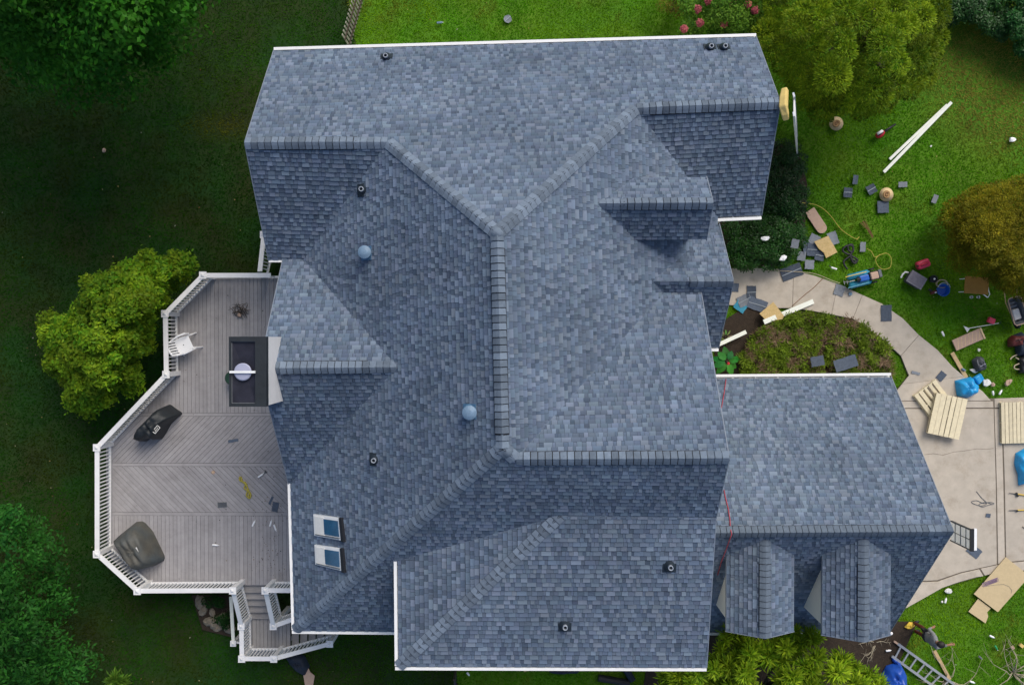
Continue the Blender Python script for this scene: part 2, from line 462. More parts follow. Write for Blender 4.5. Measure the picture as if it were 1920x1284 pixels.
for pi, (P, poly, side) in enumerate(planes):
    n = P.n
    vdir = V3((0, 0, 1)) - n * n.z; vdir.normalize()
    udir = vdir.cross(n).normalized()
    o = poly[0]
    p2d = [((p - o).dot(udir), (p - o).dot(vdir)) for p in poly]
    vmin, vmax = min(p[1] for p in p2d), max(p[1] for p in p2d)
    umin, umax = min(p[0] for p in p2d), max(p[0] for p in p2d)
    v = vmin - 0.02
    while v < vmax:
        u = umin - random.uniform(0, 0.4)
        jit = random.uniform(-0.006, 0.006); tooth = random.random() < 0.5
        while u < umax:
            tooth = not tooth if random.random() < 0.86 else tooth
            w = random.choice((0.08, 0.10, 0.12, 0.14, 0.17, 0.21) if tooth else (0.06, 0.075, 0.09, 0.11, 0.14)) * random.uniform(0.9, 1.12)
            pc = clip_rect(p2d, u + 0.002, u + w - 0.003, v + jit + 0.004, v + EXPO + jit - 0.004)
            if pc:
                ar = abs(sum(pc[i][0] * pc[(i + 1) % len(pc)][1] - pc[(i + 1) % len(pc)][0] * pc[i][1] for i in range(len(pc)))) / 2
                if ar > 2e-4:
                    base = random.choices(TONES, TW)[0] if tooth else random.choices(SLOTS, SWT)[0]; k = random.uniform(0.96, 1.18)
                    tone = (base[0] * 0.79 * k * random.uniform(0.95, 1.05), base[1] * 0.835 * k, base[2] * 0.875 * k * random.uniform(0.95, 1.04))
                    raised = 0.012 if tooth else 0.002
                    top, bot, fl_ = [], [], []
                    for (a, b) in pc:
                        f = 1 - (b - v - jit) / EXPO
                        q = o + udir * a + vdir * b; fl_.append(f)
                        top.append(q + n * (0.004 + (0.009 + raised) * f)); bot.append(q - n * 0.008)
                    m = len(pc)
                    cr = (top[1] - top[0]).cross(top[2] - top[0]).dot(n)
                    if cr < 0: top.reverse(); bot.reverse()
                    fs = [tuple(range(m))] + [(i, m + i, m + (i + 1) % m, (i + 1) % m) for i in range(m)]
                    zc = sum(t.z for t in top) / m
                    tabs.append((top + bot, fs, ([tone if f_ > 0.5 else tuple(c_ * 0.80 for c_ in tone) for f_ in fl_] if cr >= 0 else [tone if f_ > 0.5 else tuple(c_ * 0.80 for c_ in tone) for f_ in fl_[::-1]]) + [tuple(c_ * 0.45 for c_ in tone)] * m, ar * n.z / (H_CAM - zc) ** 2, pi))
            u += w
        v += EXPO
# pieces hidden below a dormer do not count as seen
def hidden(t):
    c = sum(t[0], V3()) / len(t[0])
    if t[4] == 5 and eS2.y - 0.02 < c.y < eN2.y + 0.02 and c.x > eIn.x + abs(c.y - eIn.y): return True
    return False
order = sorted(range(len(tabs)), key=lambda i: -tabs[i][3])
single = set()
for i in order:
    if len(single) >= 300: break
    if not hidden(tabs[i]): single.add(i)
bulk = MB()
for i, t in enumerate(tabs):
    if i in single:
        b = MB(); b.add(t[0], t[1], t[2]); b.build('shingle', M['shingle'], roof_o)
    else:
        bulk.add(t[0], t[1], t[2])
tag(bulk.build('shingle_courses', M['shingle'], roof_o), kind='stuff')

# ---- ridge caps and ridge vents
caps = []
def cap_line(a, b, PA, PB, vent=None, w=0.142, step=0.150, lift=0.0):
    """overlapping bent cap shingles from a to b; vent = (start, end) fractions raised on a black ridge vent"""
    t = (b - a); L = t.length; t = t / L
    def side(P, other):
        s = P.n.cross(t).normalized()
        mid = (PA.n + PB.n)
        if s.dot(other.n) < 0: s = -s
        return s
    sA, sB = side(PA, PB), side(PB, PA)
    if sA.dot(sB) > 0.999: sB = -sA
    # make the side vectors point away from the ridge, downwards
    if sA.z > 0.001: sA = -sA
    if sB.z > 0.001: sB = -sB
    if sA.dot(sB) > 0.5: sB = -sB
    nm = (PA.n + PB.n).normalized()
    k = max(1, int(L / step)); st = L / k
    for i in range(k):
        fr = (i + 0.5) / k
        ww = w * 0.93 if (vent and vent[0] <= fr <= vent[1]) else w
        up = 0.052 if (vent and vent[0] <= fr <= vent[1]) else 0.031
        up += lift
        rows = []
        for e, zz in ((0.0, 0.013), (st * 1.0 - 0.019, 0.0)):
            q = a + t * (i * st + e); h = up + zz
            hA, hB = PA.n * h, PB.n * h; ap = q + nm * (h / max(0.3, nm.dot(PA.n)) - 0.012)
            rows.append([q + sA * ww + hA, q + sA * ww * 0.30 + hA, ap, q + sB * ww * 0.30 + hB, q + sB * ww + hB])
        vs = rows[0] + rows[1]; lo = [x - nm * 0.02 for x in vs]
        fs = [(j, j + 1, j + 6, j + 5) for j in range(4)]
        fl = [(j + 10 + 5, j + 10 + 6, j + 11, j + 10) for j in range(4)]
        ed = [(0, 10, 11, 1), (1, 11, 12, 2), (2, 12, 13, 3), (3, 13, 14, 4), (5, 6, 16, 15), (6, 7, 17, 16), (7, 8, 18, 17), (8, 9, 19, 18), (0, 5, 15, 10), (4, 14, 19, 9)]
        caps.append((vs + lo, fs + fl + ed))
    ww = w
    if vent:
        a2, b2 = a + t * (L * vent[0]), a + t * (L * vent[1])
        v_ = MB()
        for s_, P_ in ((sA, PA), (sB, PB)):
            c0, c1 = a2 + s_ * (ww * 0.55), b2 + s_ * (ww * 0.55)
            o0 = s_ * (ww * 0.55)
            vs = []
            for e in (c0, c1):
                vs += [e - o0 * 0.9 + P_.n * 0.036, e + o0 * 1.10 + P_.n * 0.036, e + o0 * 1.10 - P_.n * 0.01, e - o0 * 0.9 - P_.n * 0.01]
            v_.add(vs, [(0, 1, 5, 4), (1, 2, 6, 5), (2, 3, 7, 6), (0, 3, 2, 1), (4, 5, 6, 7)])
        v_.build('ridge_vent', M['vent_black'], roof_o)
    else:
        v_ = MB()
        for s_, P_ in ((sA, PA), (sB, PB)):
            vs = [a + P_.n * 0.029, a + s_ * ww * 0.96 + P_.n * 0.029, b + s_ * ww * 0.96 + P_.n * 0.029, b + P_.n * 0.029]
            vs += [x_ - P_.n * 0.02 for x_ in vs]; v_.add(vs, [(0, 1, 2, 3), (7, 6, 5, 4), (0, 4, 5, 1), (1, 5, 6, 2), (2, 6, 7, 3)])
        v_.build('cap_bedding', M['cap_bed'], roof_o)
cap_line(peakS, peakN, PW, PE, (0.06, 0.93))
cap_line(cEnd, p8, PS, PCN, (0.10, 0.96))
cap_line(p8, peakS, PS, PE)
cap_line(swc, peakS, PW, PS)
cap_line(ridgeLin, peakN, PW, PN)
cap_line(ridgeRin, peakN, PE, PN)
cap_line(alEnd, ridgeLin, PN, PAL, (0.10, 0.78))
cap_line(arEnd, ridgeRin, PN, PAR, (0.02, 0.90))
cap_line(bEnd + (bIn - bEnd) * 0.10, bIn, PBN, PBS, (0.08, 0.76))
cap_line(dEnd, dIn + (dEnd - dIn) * 0.46, PDN, PDS)
cap_line(eEnd, eIn, PEN, PES, (0.05, 0.78))
cap_line(fC, p11, PFW, PFS, w=0.135)
cap_line(gR, gL, PGN, PGS, (0.05, 0.99))
for (fr, din, xm, hw, zr, PA, PB, a1, a2, b1, b2) in dormers:
    cap_line(fr, din, PA, PB, (0.08, 0.75), w=0.135)
for pk in (peakN, peakS + (p8 - peakS) * 0.3):
    b = MB(); b.lathe([(0.17, -0.115), (0.13, -0.05), (0.08, 0.015), (0.001, 0.042)], pk, 12); b.build('peak_cap', M['cap'], roof_o, smooth=True)
rest = MB()
for i, (vs, fs) in enumerate(caps):
    if i < 300:
        b = MB(); b.add(vs, fs); b.build('ridge_cap', M['cap'], roof_o)
    else: rest.add(vs, fs)
if rest.v: tag(rest.build('ridge_cap_run', M['cap'], roof_o), kind='stuff')
print('tabs', len(tabs), 'caps', len(caps))

# valleys: a closed strip of shingle metal below the cut edges
for a, b, PA, PB in ((ridgeLin, p1, PAL, PW), (p1, p2, PAL, PBN), (bIn, p1, PW, PBN), (bIn, p4, PW, PBS), (ridgeRin, p5, PE, PAR), (p7, p8, PE, PCN), (dIn, p6, PE, PDN), (p11, p12, PS, PFW), (p11, p10, PS, PFS), (eIn, eN2, PE, PEN), (eIn, eS2, PE, PES)):
    nm = (PA.n + PB.n).normalized()
    b_ = MB(); b_.bar(a + nm * 0.004, b + nm * 0.004, 0.045, 0.01); b_.build('valley_flashing', M['mid_grey'] if False else M['cap'], roof_o)

# ---- gutters, fascia, rake trim
def gutter(a, b, out, w=0.105, h=0.10, name='gutter'):
    a, b, out = V3(a), V3(b), V3(out).normalized()
    g_ = MB()
    t = (b - a).normalized()
    prof = [(0.0, 0.0), (0.0, -h), (w, -h), (w, 0.012), (w - 0.016, 0.012), (w - 0.016, -h + 0.014), (0.014, -h + 0.014), (0.014, 0.0)]
    vs = [e + out * x + V3((0, 0, y)) for e in (a, b) for x, y in prof]; k = len(prof)
    fs = [(i, (i + 1) % k, k + (i + 1) % k, k + i) for i in range(k)] + [tuple(range(k)), tuple(range(2 * k - 1, k - 1, -1))]
    g_.add(vs, fs)
    # a rolled front lip broad enough to read from above
    g_.bar(a + out * (w - 0.032) + V3((0, 0, 0.016)), b + out * (w - 0.032) + V3((0, 0, 0.016)), 0.072, 0.012)
    o = g_.build(name, M['white_metal'], house)
    L_ = (b - a).length; n_ = int(L_ / 0.6)
    for i in range(1, n_):
        h_ = MB(); p_ = a + t * (L_ * i / n_); h_.bar(p_ + V3((0, 0, 0.004)), p_ + out * (w - 0.02) + V3((0, 0, 0.004)), 0.025, 0.008); h_.build('hanger', M['white_metal'], o)
    return o
dz = V3((0, 0, -0.03))
gutter(eNL + dz, eNR + dz, (0, 1, 0))
gutter(p4 + dz + V3((0, 0.05, 0)), swc + dz, (-1, 0, 0), 0.085)
gutter(swc + dz + V3((-0.08, 0, 0)), sEv + dz, (0, -1, 0), 0.085)
gutter(p12 + dz + V3((0, 0.1, 0)), fC + dz, (-1, 0, 0), 0.095)
gutter(fC + dz + V3((-0.09, 0, 0)), fR + dz, (0, -1, 0), 0.095)
gutter(gNw + V3((0.5, 0, 0)) + dz, gNe + dz, (0, 1, 0), 0.13)
gutter(gSw + dz, gSe + dz, (0, -1, 0), 0.10)
gutter(p5 + dz + V3((-0.3, 0, 0)), arC + dz, (0, -1, 0), 0.12)
gutter(dS + dz + V3((-0.45, 0, 0)), dS + dz, (0, -1, 0), 0.11)
gutter(p5 + dz + V3((-0.02, -0.35, 0)), p6 + dz, (1, 0, 0), 0.05)
gutter(p2 + dz, p3 + dz, (0, -1, 0), 0.06)
def rake(a, b, out, w=0.03, m='rake_metal', h=0.13, name='rake_trim'):
    b_ = MB(); o = V3(out).normalized() * (w / 2 - 0.004) + V3((0, 0, -h / 2 + 0.004)); b_.bar(a + o, b + o, w, h); return b_.build(name, M[m], house)
for a, b, o in ((alEnd, eNL, (-1, 0, 0)), (alEnd, p3, (-1, 0, 0)), (arEnd, eNR, (1, 0, 0)), (arEnd, arC, (1, 0, 0)), (cEnd, p9, (1, 0, 0)), (cEnd, p10, (1, 0, 0)),
                (p10, fR, (1, 0, 0)), (bEnd, p2, (-1, 0, 0)), (bEnd, b5, (-1, 0, 0)), (dEnd, dN, (1, 0, 0)), (dEnd, dS, (1, 0, 0)), (gR, gNe, (1, 0, 0)), (gR, gSe, (1, 0, 0)),
                (eEnd, eN1, (1, 0, 0)), (eEnd, eS1, (1, 0, 0))):
    rake(a, b, o, 0.018)
for (fr, din, xm, hw, zr, PA, PB, a1, a2, b1, b2) in dormers:
    rake(fr, a1, (0, -1, 0), 0.018); rake(fr, b1, (0, -1, 0), 0.018)
    rake(a1, a2, (-1, 0, 0), 0.02, h=0.09); rake(b1, b2, (1, 0, 0), 0.02, h=0.09)

# ---- walls (outer faces under the eaves), cut to the roof above them
roofs = [p[0] for p in planes]
def wall(pts, tops, name='wall', m='siding'):
    """upright wall panel along plan line a-b; tops = list of (x, y, z) along the top edge"""
    b_ = MB(); a, b = V3((*pts[0], -0.05)), V3((*pts[1], -0.05))
    outl = [a, b] + [V3(t) for t in tops[::-1]]
    nrm = (b - a).cross(V3((0, 0, 1))).normalized() * 0.12
    n = len(outl)
    b_.add(outl + [q - nrm for q in outl], [tuple(range(n)), tuple(range(2 * n - 1, n - 1, -1))] + [(i, n + i, n + (i + 1) % n, (i + 1) % n) for i in range(n)])
    return b_.build(name, M[m], house)
I = 0.32
def Rz(P, x, y): return P.z(x, y) - 0.16
def wallx(x, y0, y1, prof): wall(((x, y0), (x, y1)), [(x, y, z) for y, z in prof])
def wally(y, x0, x1, prof): wall(((x0, y), (x1, y)), [(x, y, z) for x, z in prof])
# north wing
yN = eNL.y - I - 0.12; xl = XAL + I; xr = XAR - I
wall(((xr, eNR.y - I), (xl, eNL.y - I)), [(xr, eNR.y - I, EZ + 0.05), (xl, eNL.y - I, EZ + 0.05)])
def gable(x, ys, planes_, sign):
    prof = [(y, min(Rz(P, x, y) for P in planes_)) for y in ys]
    if sign > 0: wallx(x, ys[0], ys[-1], prof)
    else: wallx(x, ys[-1], ys[0], prof[::-1])
gable(xl, [p3.y + 0.1, alEnd.y, eNL.y - I], [PN, PAL], -1)
gable(xr, [arC.y + I, arEnd.y, eNR.y - I], [PN, PAR], 1)
wally(p3.y + 0.1, xl, XB + 0.4, [(xl, EZ - 0.1), (XB + 0.4, EZ - 0.1)])
wally(arC.y + I, p5.x - 0.5, xr, [(p5.x - 0.5, EZ), (xr, EZ)])
gable(XB + I, [b5.y + 0.05, bEnd.y, p2.y], [PBN, PBS], -1)
wall(((swc.x + I, b5.y), (swc.x + I, swc.y + I)), [(swc.x + I, b5.y, EZ), (swc.x + I, swc.y + I, EZ)])
wally(swc.y + I, swc.x + I, fw + 0.1, [(swc.x + I, EZ), (fw + 0.1, EZ)])
wall(((fw, p12.y + 0.2), (fw, fC.y + I)), [(fw, p12.y + 0.2, FZ), (fw, fC.y + I, FZ)])
wally(fC.y + I, fw, XC - 0.12, [(fw, FZ), (XC - 0.12, FZ)])
wallx(XC - 0.14, fC.y + I, p9.y, [(fC.y + I, Rz(PFS, XC, fC.y + I)), (p10.y, Rz(PS, XC, p10.y)), (cEnd.y, cEnd.z - 0.2), (p9.y, p9.z - 0.15)])
wallx(XD - 0.25, dS.y + 0.1, dN.y - 0.05, [(dS.y + 0.1, EZ + 0.0), (dEnd.y, dEnd.z - 0.3), (dN.y - 0.05, EZ)])
wallx(p5.x - 0.22, dN.y - 0.1, arC.y + I, [(dN.y - 0.1, EZ), (arC.y + I, EZ)])
wally(dS.y + 0.12, XC - 0.15, XD - 0.25, [(XC - 0.15, EZ), (XD - 0.25, EZ)])
wallx(XE - 0.2, eS1.y + 0.12, eN1.y - 0.12, [(eS1.y + 0.12, EEZ + 0.02), (eEnd.y, ez - 0.2), (eN1.y - 0.12, EEZ + 0.02)])
for yy in (eS1.y + 0.14, eN1.y - 0.14):
    wally(yy, eIn.x + 0.6, XE - 0.2, [(eIn.x + 0.6, EEZ), (XE - 0.2, EEZ)])
def corner(x, y, z1, s=0.17):
    b_ = MB(); b_.box((x, y, z1 / 2 - 0.03), (s, s, z1)); b_.build('corner_board', M['white_paint'], house)
for x, y, z in ((xl, eNL.y - I, EZ), (xr, eNR.y - I, EZ), (xr, arC.y + I, EZ), (xl, p3.y + 0.1, EZ - 0.1), (swc.x + I, swc.y + I, EZ), (fw, swc.y + I, EZ), (fw, fC.y + I, FZ), (XC - 0.14, fC.y + I, FZ),
                (XD - 0.25, dS.y + 0.1, EZ - 0.05), (XD - 0.25, dN.y - 0.05, EZ - 0.05), (p5.x - 0.22, arC.y + I, EZ), (gNe.x - 0.25, gSe.y + I, GZ), (gNe.x - 0.25, gNe.y - I, GZ), (XB + I, p2.y, EZ), (XB + I, b5.y, EZ)):
    corner(x, y, z)
def wall_window(x, y, z, wx, wz, along='x', sgn=-1):
    b_ = MB(); b_.box((x, y + (sgn * 0.06 if along == 'x' else 0), z) if along == 'x' else (x + sgn * 0.06, y, z), (wx, 0.08, wz) if along == 'x' else (0.08, wx, wz)); o_ = b_.build('window', M['white_paint'], house)
    for i in (-1, 1):
        for j in (-1, 1):
            b_ = MB(); c_ = (x + i * wx * 0.23, y + sgn * 0.105, z + j * wz * 0.235) if along == 'x' else (x + sgn * 0.105, y + i * wx * 0.23, z + j * wz * 0.235)
            b_.box(c_, (wx * 0.40, 0.02, wz * 0.41) if along == 'x' else (0.02, wx * 0.40, wz * 0.41)); b_.build('pane', M['smoke_glass'], o_)
for x in (-1.2, 0.8, 2.8):
    for z in (1.6, 4.9): wall_window(x, fC.y + I, z, 0.9, 1.4)
for x in (-4.2, -1.5, 1.0, 3.6):
    for z in (1.6, 4.1): wall_window(x, eNL.y + (eNR.y - eNL.y) * ((x - eNL.x) / (eNR.x - eNL.x)) - I, z, 0.9, 1.3, 'x', 1)
wall_window(xr, arEnd.y - 0.1, 4.4, 0.9, 1.3, 'y', 1); wall_window(xl, alEnd.y, 4.4, 0.9, 1.3, 'y', -1); wall_window(xr, arEnd.y - 0.1, 1.7, 0.9, 1.3, 'y', 1)
for y in (-6.3, -3.6):
    b_ = MB(); b_.box((gNe.x - 0.2, y, 1.1), (0.08, 2.2, 2.1)); o_ = b_.build('garage_door', M['white_paint'], house)
    for j in range(4):
        for i in range(4):
            b_ = MB(); b_.box((gNe.x - 0.155, y - 0.81 + i * 0.54, 0.32 + j * 0.51), (0.02, 0.46, 0.42)); b_.build('door_panel', M['white_metal'], o_)
# garage
wall(((gNe.x - 0.25, gNe.y - I), (XC, gNe.y - I)), [(gNe.x - 0.25, gNe.y - I, GZ + 0.1), (XC, gNe.y - I, GZ + 0.1)])
wally(gSe.y + I, XC, gNe.x - 0.25, [(XC, GZ + 0.1), (gNe.x - 0.25, GZ + 0.1)])
gxw = gNe.x - 0.25
wallx(gxw, gSe.y + I, gNe.y - I, [(gSe.y + I, Rz(PGS, gxw, gSe.y + I)), (gR.y, gR.z - 0.25), (gNe.y - I, Rz(PGN, gxw, gNe.y - I))])
for (fr, din, xm, hw, zr, PA, PB, a1, a2, b1, b2) in dormers:
    for sx in (-1, 1):
        d = MB(); x = xm + sx * (hw - 0.17); yF = fr.y + 0.12
        yB = meet(PGS, ZP(zr - 0.5), XP(x)).y
        poly = [(yF, zr - 0.46), (yB, zr - 0.46), (yF, PGS.z(x, yF) - 0.05)]
        vs = [V3((x + e * 0.05, y, z)) for e in (-1, 1) for y, z in poly]
        d.add(vs, [(0, 1, 2), (5, 4, 3), (0, 3, 4, 1), (1, 4, 5, 2), (2, 5, 3, 0)])
        d.build('dormer_wall', M['siding'], house)
    d = MB(); x0, x1 = xm - hw + 0.2, xm + hw - 0.2; yF = fr.y + 0.12
    d.add([V3((x, y, z)) for y in (yF, yF + 0.08) for x, z in ((x0, PGS.z(x0, yF) - 0.05), (x1, PGS.z(x1, yF) - 0.05), (x1, zr - 0.5), (xm, zr - 0.2), (x0, zr - 0.5))],
          [(0, 1, 2, 3, 4), (9, 8, 7, 6, 5)])
    d.build('dormer_front', M['siding'], house)
    wv = MB(); wv.box((xm, yF - 0.03, 4.9), (0.75, 0.05, 1.0)); wf = wv.build('window', M['white_paint'], house)
    wv = MB(); wv.box((xm, yF - 0.062, 4.9), (0.62, 0.02, 0.86)); wv.build('pane', M['smoke_glass'], wf)
# ------------------------------------------------------------------ things fixed to the house
def slab_on(P, pxpoly, n0, n1, name, m, parent, bevel=0.0):
    pts = [P.on(*p) for p in pxpoly]; n = len(pts)
    if (pts[1] - pts[0]).cross(pts[2] - pts[0]).dot(P.n) < 0: pts = pts[::-1]
    b = MB(); b.add([p + P.n * n1 for p in pts] + [p + P.n * n0 for p in pts], [tuple(range(n)), tuple(range(2 * n - 1, n - 1, -1))] + [(i, n + i, n + (i + 1) % n, (i + 1) % n) for i in range(n)])
    return b.build(name, m, parent, bevel=bevel)
def lerp2(a, b, t): return (a[0] + (b[0] - a[0]) * t, a[1] + (b[1] - a[1]) * t)
def quad_in(q, u0, u1, v0, v1):
    f = lambda u, v: lerp2(lerp2(q[0], q[1], u), lerp2(q[3], q[2], u), v)
    return [f(u0, v0), f(u1, v0), f(u1, v1), f(u0, v1)]
for q in ([(591, 963), (640, 970), (644, 1012), (593, 1003)], [(593, 1020), (642, 1027), (645, 1069), (595, 1057)]):
    sk = slab_on(PW, q, -0.02, 0.06, 'skylight', M['white_metal'], house)
    slab_on(PW, quad_in(q, 0.06, 0.40, 0.08, 0.92), 0.06, 0.075, 'blind', M['paper'], sk)
    slab_on(PW, quad_in(q, 0.40, 0.93, 0.14, 0.84), 0.06, 0.078, 'pane', M['glass'], sk)
    slab_on(PW, quad_in(q, 0.06, 0.94, 0.90, 0.94), 0.06, 0.09, 'frame_edge', M['mid_grey'], sk)
    slab_on(PW, quad_in(q, 1.0, 1.10, -0.02, 1.05), -0.02, 0.085, 'flashing', M['vent_black'], sk)
def boot(P, px, py, r=0.055, h=0.22):
    c = P.on(px, py)
    b = MB(); b.lathe([(0.13, -0.03), (0.13, 0.03), (0.11, 0.05), (0.085, 0.09), (r + 0.012, 0.13), (r, 0.14)], c, 14); o = b.build('vent_boot', M['boot'], house, smooth=True)
    d = V3((0, 0, 1)) - P.n * P.n.z; d = d.normalized() if d.length > 1e-3 else V3((0, 1, 0))
    u = d.cross(P.n)
    b = MB(); q = [c + u * a * 0.15 + d * e + P.n * 0.028 for a, e in ((-1, -0.15), (1, -0.15), (1, 0.06), (-1, 0.06))]
    b.add(q + [x - P.n * 0.03 for x in q], [(0, 1, 2, 3), (7, 6, 5, 4), (0, 4, 5, 1), (1, 5, 6, 2), (2, 6, 7, 3), (3, 7, 4, 0)]); b.build('flange', M['boot'], o)
    b = MB(); b.lathe([(r, 0.0), (r, h), (r - 0.014, h), (r - 0.014, h - 0.09), (0.001, h - 0.09)], c, 14); b.build('vent_pipe', M['pipe'], o, smooth=False)
for P, x, y in ((PW, 680, 357), (PW, 703, 861), (PFS, 1255, 1060), (PFS, 1059, 1171), (PN, 725, 109), (PN, 1331, 91), (PN, 1357, 91)):
    boot(P, x, y)
def mushroom(P, px, py):
    c = P.on(px, py)
    d = (V3((0, 0, 1)) - P.n * P.n.z).normalized(); u = d.cross(P.n)
    b = MB(); q = [c + u * a * 0.16 + d * e * 0.17 + P.n * 0.03 for a, e in ((-1, -1), (1, -1), (1, 1), (-1, 1))]
    b.add(q + [x - P.n * 0.03 for x in q], [(0, 1, 2, 3), (7, 6, 5, 4), (0, 4, 5, 1), (1, 5, 6, 2), (2, 6, 7, 3), (3, 7, 4, 0)])
    o = b.build('flue_vent', M['vent_blue'], house)
    b = MB(); b.lathe([(0.12, 0.0), (0.12, 0.2), (0.105, 0.2), (0.105, 0.34)], c, 18); b.build('stack', M['vent_blue'], o, smooth=False)
    b = MB(); b.lathe([(0.125, 0.28), (0.15, 0.30), (0.15, 0.335), (0.10, 0.365), (0.06, 0.38), (0.001, 0.385)], c, 18); b.build('dome', M['vent_dome'], o)
    b = MB(); b.lathe([(0.16, 0.03), (0.135, 0.075), (0.125, 0.08)], c, 18); b.build('storm_collar', M['vent_blue'], o)
mushroom(PW, 688, 475); mushroom(PW, 882, 771)
# chimney chase
CZ = 8.65
cx0, cx1 = U(430, 700, CZ).x, U(500, 700, CZ).x; cy0, cy1 = U(460, 762, CZ).y, U(460, 631, CZ).y
ch = MB(); ch.box(((cx0 + cx1) / 2, (cy0 + cy1) / 2, CZ / 2 - 0.06), (cx1 - cx0 - 0.03, cy1 - cy0 - 0.03, CZ - 0.10)); chim = ch.build('chimney', M['white_paint'], house)
fr = MB()
tx1 = U(479, 700, CZ).x; ty0, ty1 = U(460, 756, CZ).y, U(460, 640, CZ).y; tx0 = cx0 + 0.045
fr.prism([(cx0, cy0), (cx1, cy0), (cx1, cy1), (cx0, cy1)], CZ - 0.14, CZ - 0.09)
fr.bar((tx1 + (cx1 - tx1) / 2, cy0, CZ - 0.02), (tx1 + (cx1 - tx1) / 2, cy1, CZ - 0.02), cx1 - tx1, 0.10)
fr.bar((cx0 + 0.022, cy0, CZ - 0.02), (cx0 + 0.022, cy1, CZ - 0.02), 0.044, 0.10)
fr.bar((tx0, (ty1 + cy1) / 2, CZ - 0.021), (tx1, (ty1 + cy1) / 2, CZ - 0.021), cy1 - ty1, 0.10)
fr.bar((tx0, (ty0 + cy0) / 2, CZ - 0.021), (tx1, (ty0 + cy0) / 2, CZ - 0.021), ty0 - cy0, 0.10)
fr.build('chase_cap', M['cover'], chim)
ym = U(460, 697, CZ).y
xm_ = (tx0 + tx1) / 2
t = MB()
t.add([(tx0, ty0, CZ - 0.035), (tx1, ty0, CZ - 0.035), (tx1, ty1, CZ - 0.035), (tx0, ty1, CZ - 0.035), (xm_ + 0.02, ym, CZ - 0.075)], [(0, 1, 4), (1, 2, 4), (2, 3, 4), (3, 0, 4)])
t.build('chase_pan', M['smoke_glass'], chim)
t = MB(); w = 0.022
rc = 0.09
outl = [(tx0 + rc, ty0), (tx1 - rc, ty0), (tx1, ty0 + rc), (tx1, ty1 - rc), (tx1 - rc, ty1), (tx0 + rc, ty1), (tx0, ty1 - rc), (tx0, ty0 + rc)]
t.tube([(*p, CZ - 0.02) for p in [(tx0, ty0), (tx1, ty0)]], 0.011, 4); t.tube([(*p, CZ - 0.02) for p in [(tx1, ty0), (tx1, ty1)]], 0.011, 4)
t.tube([(*p, CZ - 0.02) for p in [(tx1, ty1), (tx0, ty1)]], 0.011, 4); t.tube([(*p, CZ - 0.02) for p in [(tx0, ty1), (tx0, ty0)]], 0.011, 4)
tag(t.build('pan_rim', M['mid_grey'], chim))
t = MB(); t.lathe([(0.16, -0.08), (0.16, -0.01), (0.19, 0.0), (0.19, 0.02), (0.17, 0.035), (0.001, 0.05)], (xm_ - 0.01, ym, CZ), 28); t.build('flue_cap', M['lavender'], chim)
t = MB(); t.box((xm_, ym, CZ + 0.075), (tx1 - tx0 + 0.03, 0.05, 0.03)); t.box((tx0, ym, CZ + 0.03), (0.03, 0.05, 0.10)); t.box((tx1, ym, CZ + 0.03), (0.03, 0.05, 0.10)); t.build('cap_strap', M['white_metal'], chim)

# ------------------------------------------------------------------ deck
DZ = 1.7
deck = thing('deck', 'grey wooden deck with chevron boards and white railings behind the house', 'deck', U(330, 820, 0))
def DU(px, py, z=DZ): return U(px, py, z)
outline = [DU(*p) for p in ((513, 521), (386, 523), (320, 590), (322, 700), (199, 838), (201, 1040), (264, 1097), (552, 1096))]
xe = swc.x + 0.33
outl2 = [(p.x, p.y) for p in outline[:-1]] + [(xe + 0.0, outline[-1].y), (xe + 0.0, outline[0].y)]
ys = [DU(300, y).y for y in (777, 871, 963)]
PITCH = 0.116
def rot2(p, a): return (p[0] * math.cos(a) - p[1] * math.sin(a), p[0] * math.sin(a) + p[1] * math.cos(a))
def boards(y0, y1, ang):
    sec = clip_rect(outl2, -50, 50, y0 + 0.004, y1 - 0.004)
    rp = [rot2(p, -ang) for p in sec]
    u, u1 = min(p[0] for p in rp), max(p[0] for p in rp)
    while u < u1:
        pc = clip_rect(rp, u, u + PITCH - 0.007, -60, 60)
        if len(pc) > 2:
            b = MB(); b.prism([rot2(p, ang) for p in pc], DZ - 0.03, DZ + random.uniform(-0.002, 0.002))
            b.build('deck_board', M['deck'], deck, world=True)
        u += PITCH
div = 0.05
boards(ys[0] + div, 60, 0); boards(ys[1] + div, ys[0] - div, R(-45)); boards(ys[2] + div, ys[1] - div, R(45)); boards(-60, ys[2] - div, 0)
for y in ys:
    pc = clip_rect(outl2, -50, 50, y - div + 0.004, y + div - 0.004)
    b = MB(); b.prism(pc, DZ - 0.03, DZ + 0.001); b.build('deck_board', M['deck'], deck, world=True)
b = MB(); b.prism(outl2, DZ - 0.26, DZ - 0.055); b.build('deck_frame', M['underlay'], deck, world=True)
RH = 0.95
def P_(px, py, z=DZ + RH): return U(px, py, z)
POST = {}
def post(px, py, zb=DZ, zt=DZ + RH, w=0.13, ground=True):
    c = U(px, py, zt)
    b = MB(); b.box((c.x, c.y, (zt - 0.03) / 2), (w, w, zt - 0.03)); o = b.build('post', M['white_paint'], deck, world=True)
    b = MB(); b.box((c.x, c.y, zt - 0.012), (w + 0.075, w + 0.075, 0.03)); b.lathe([(0.085, 0.0), (0.001, 0.045)], (c.x, c.y, zt + 0.003), 4, rz=R(45)); b.build('post_cap', M['white_paint'], o)
    return V3((c.x, c.y, zt))
BAL = {}
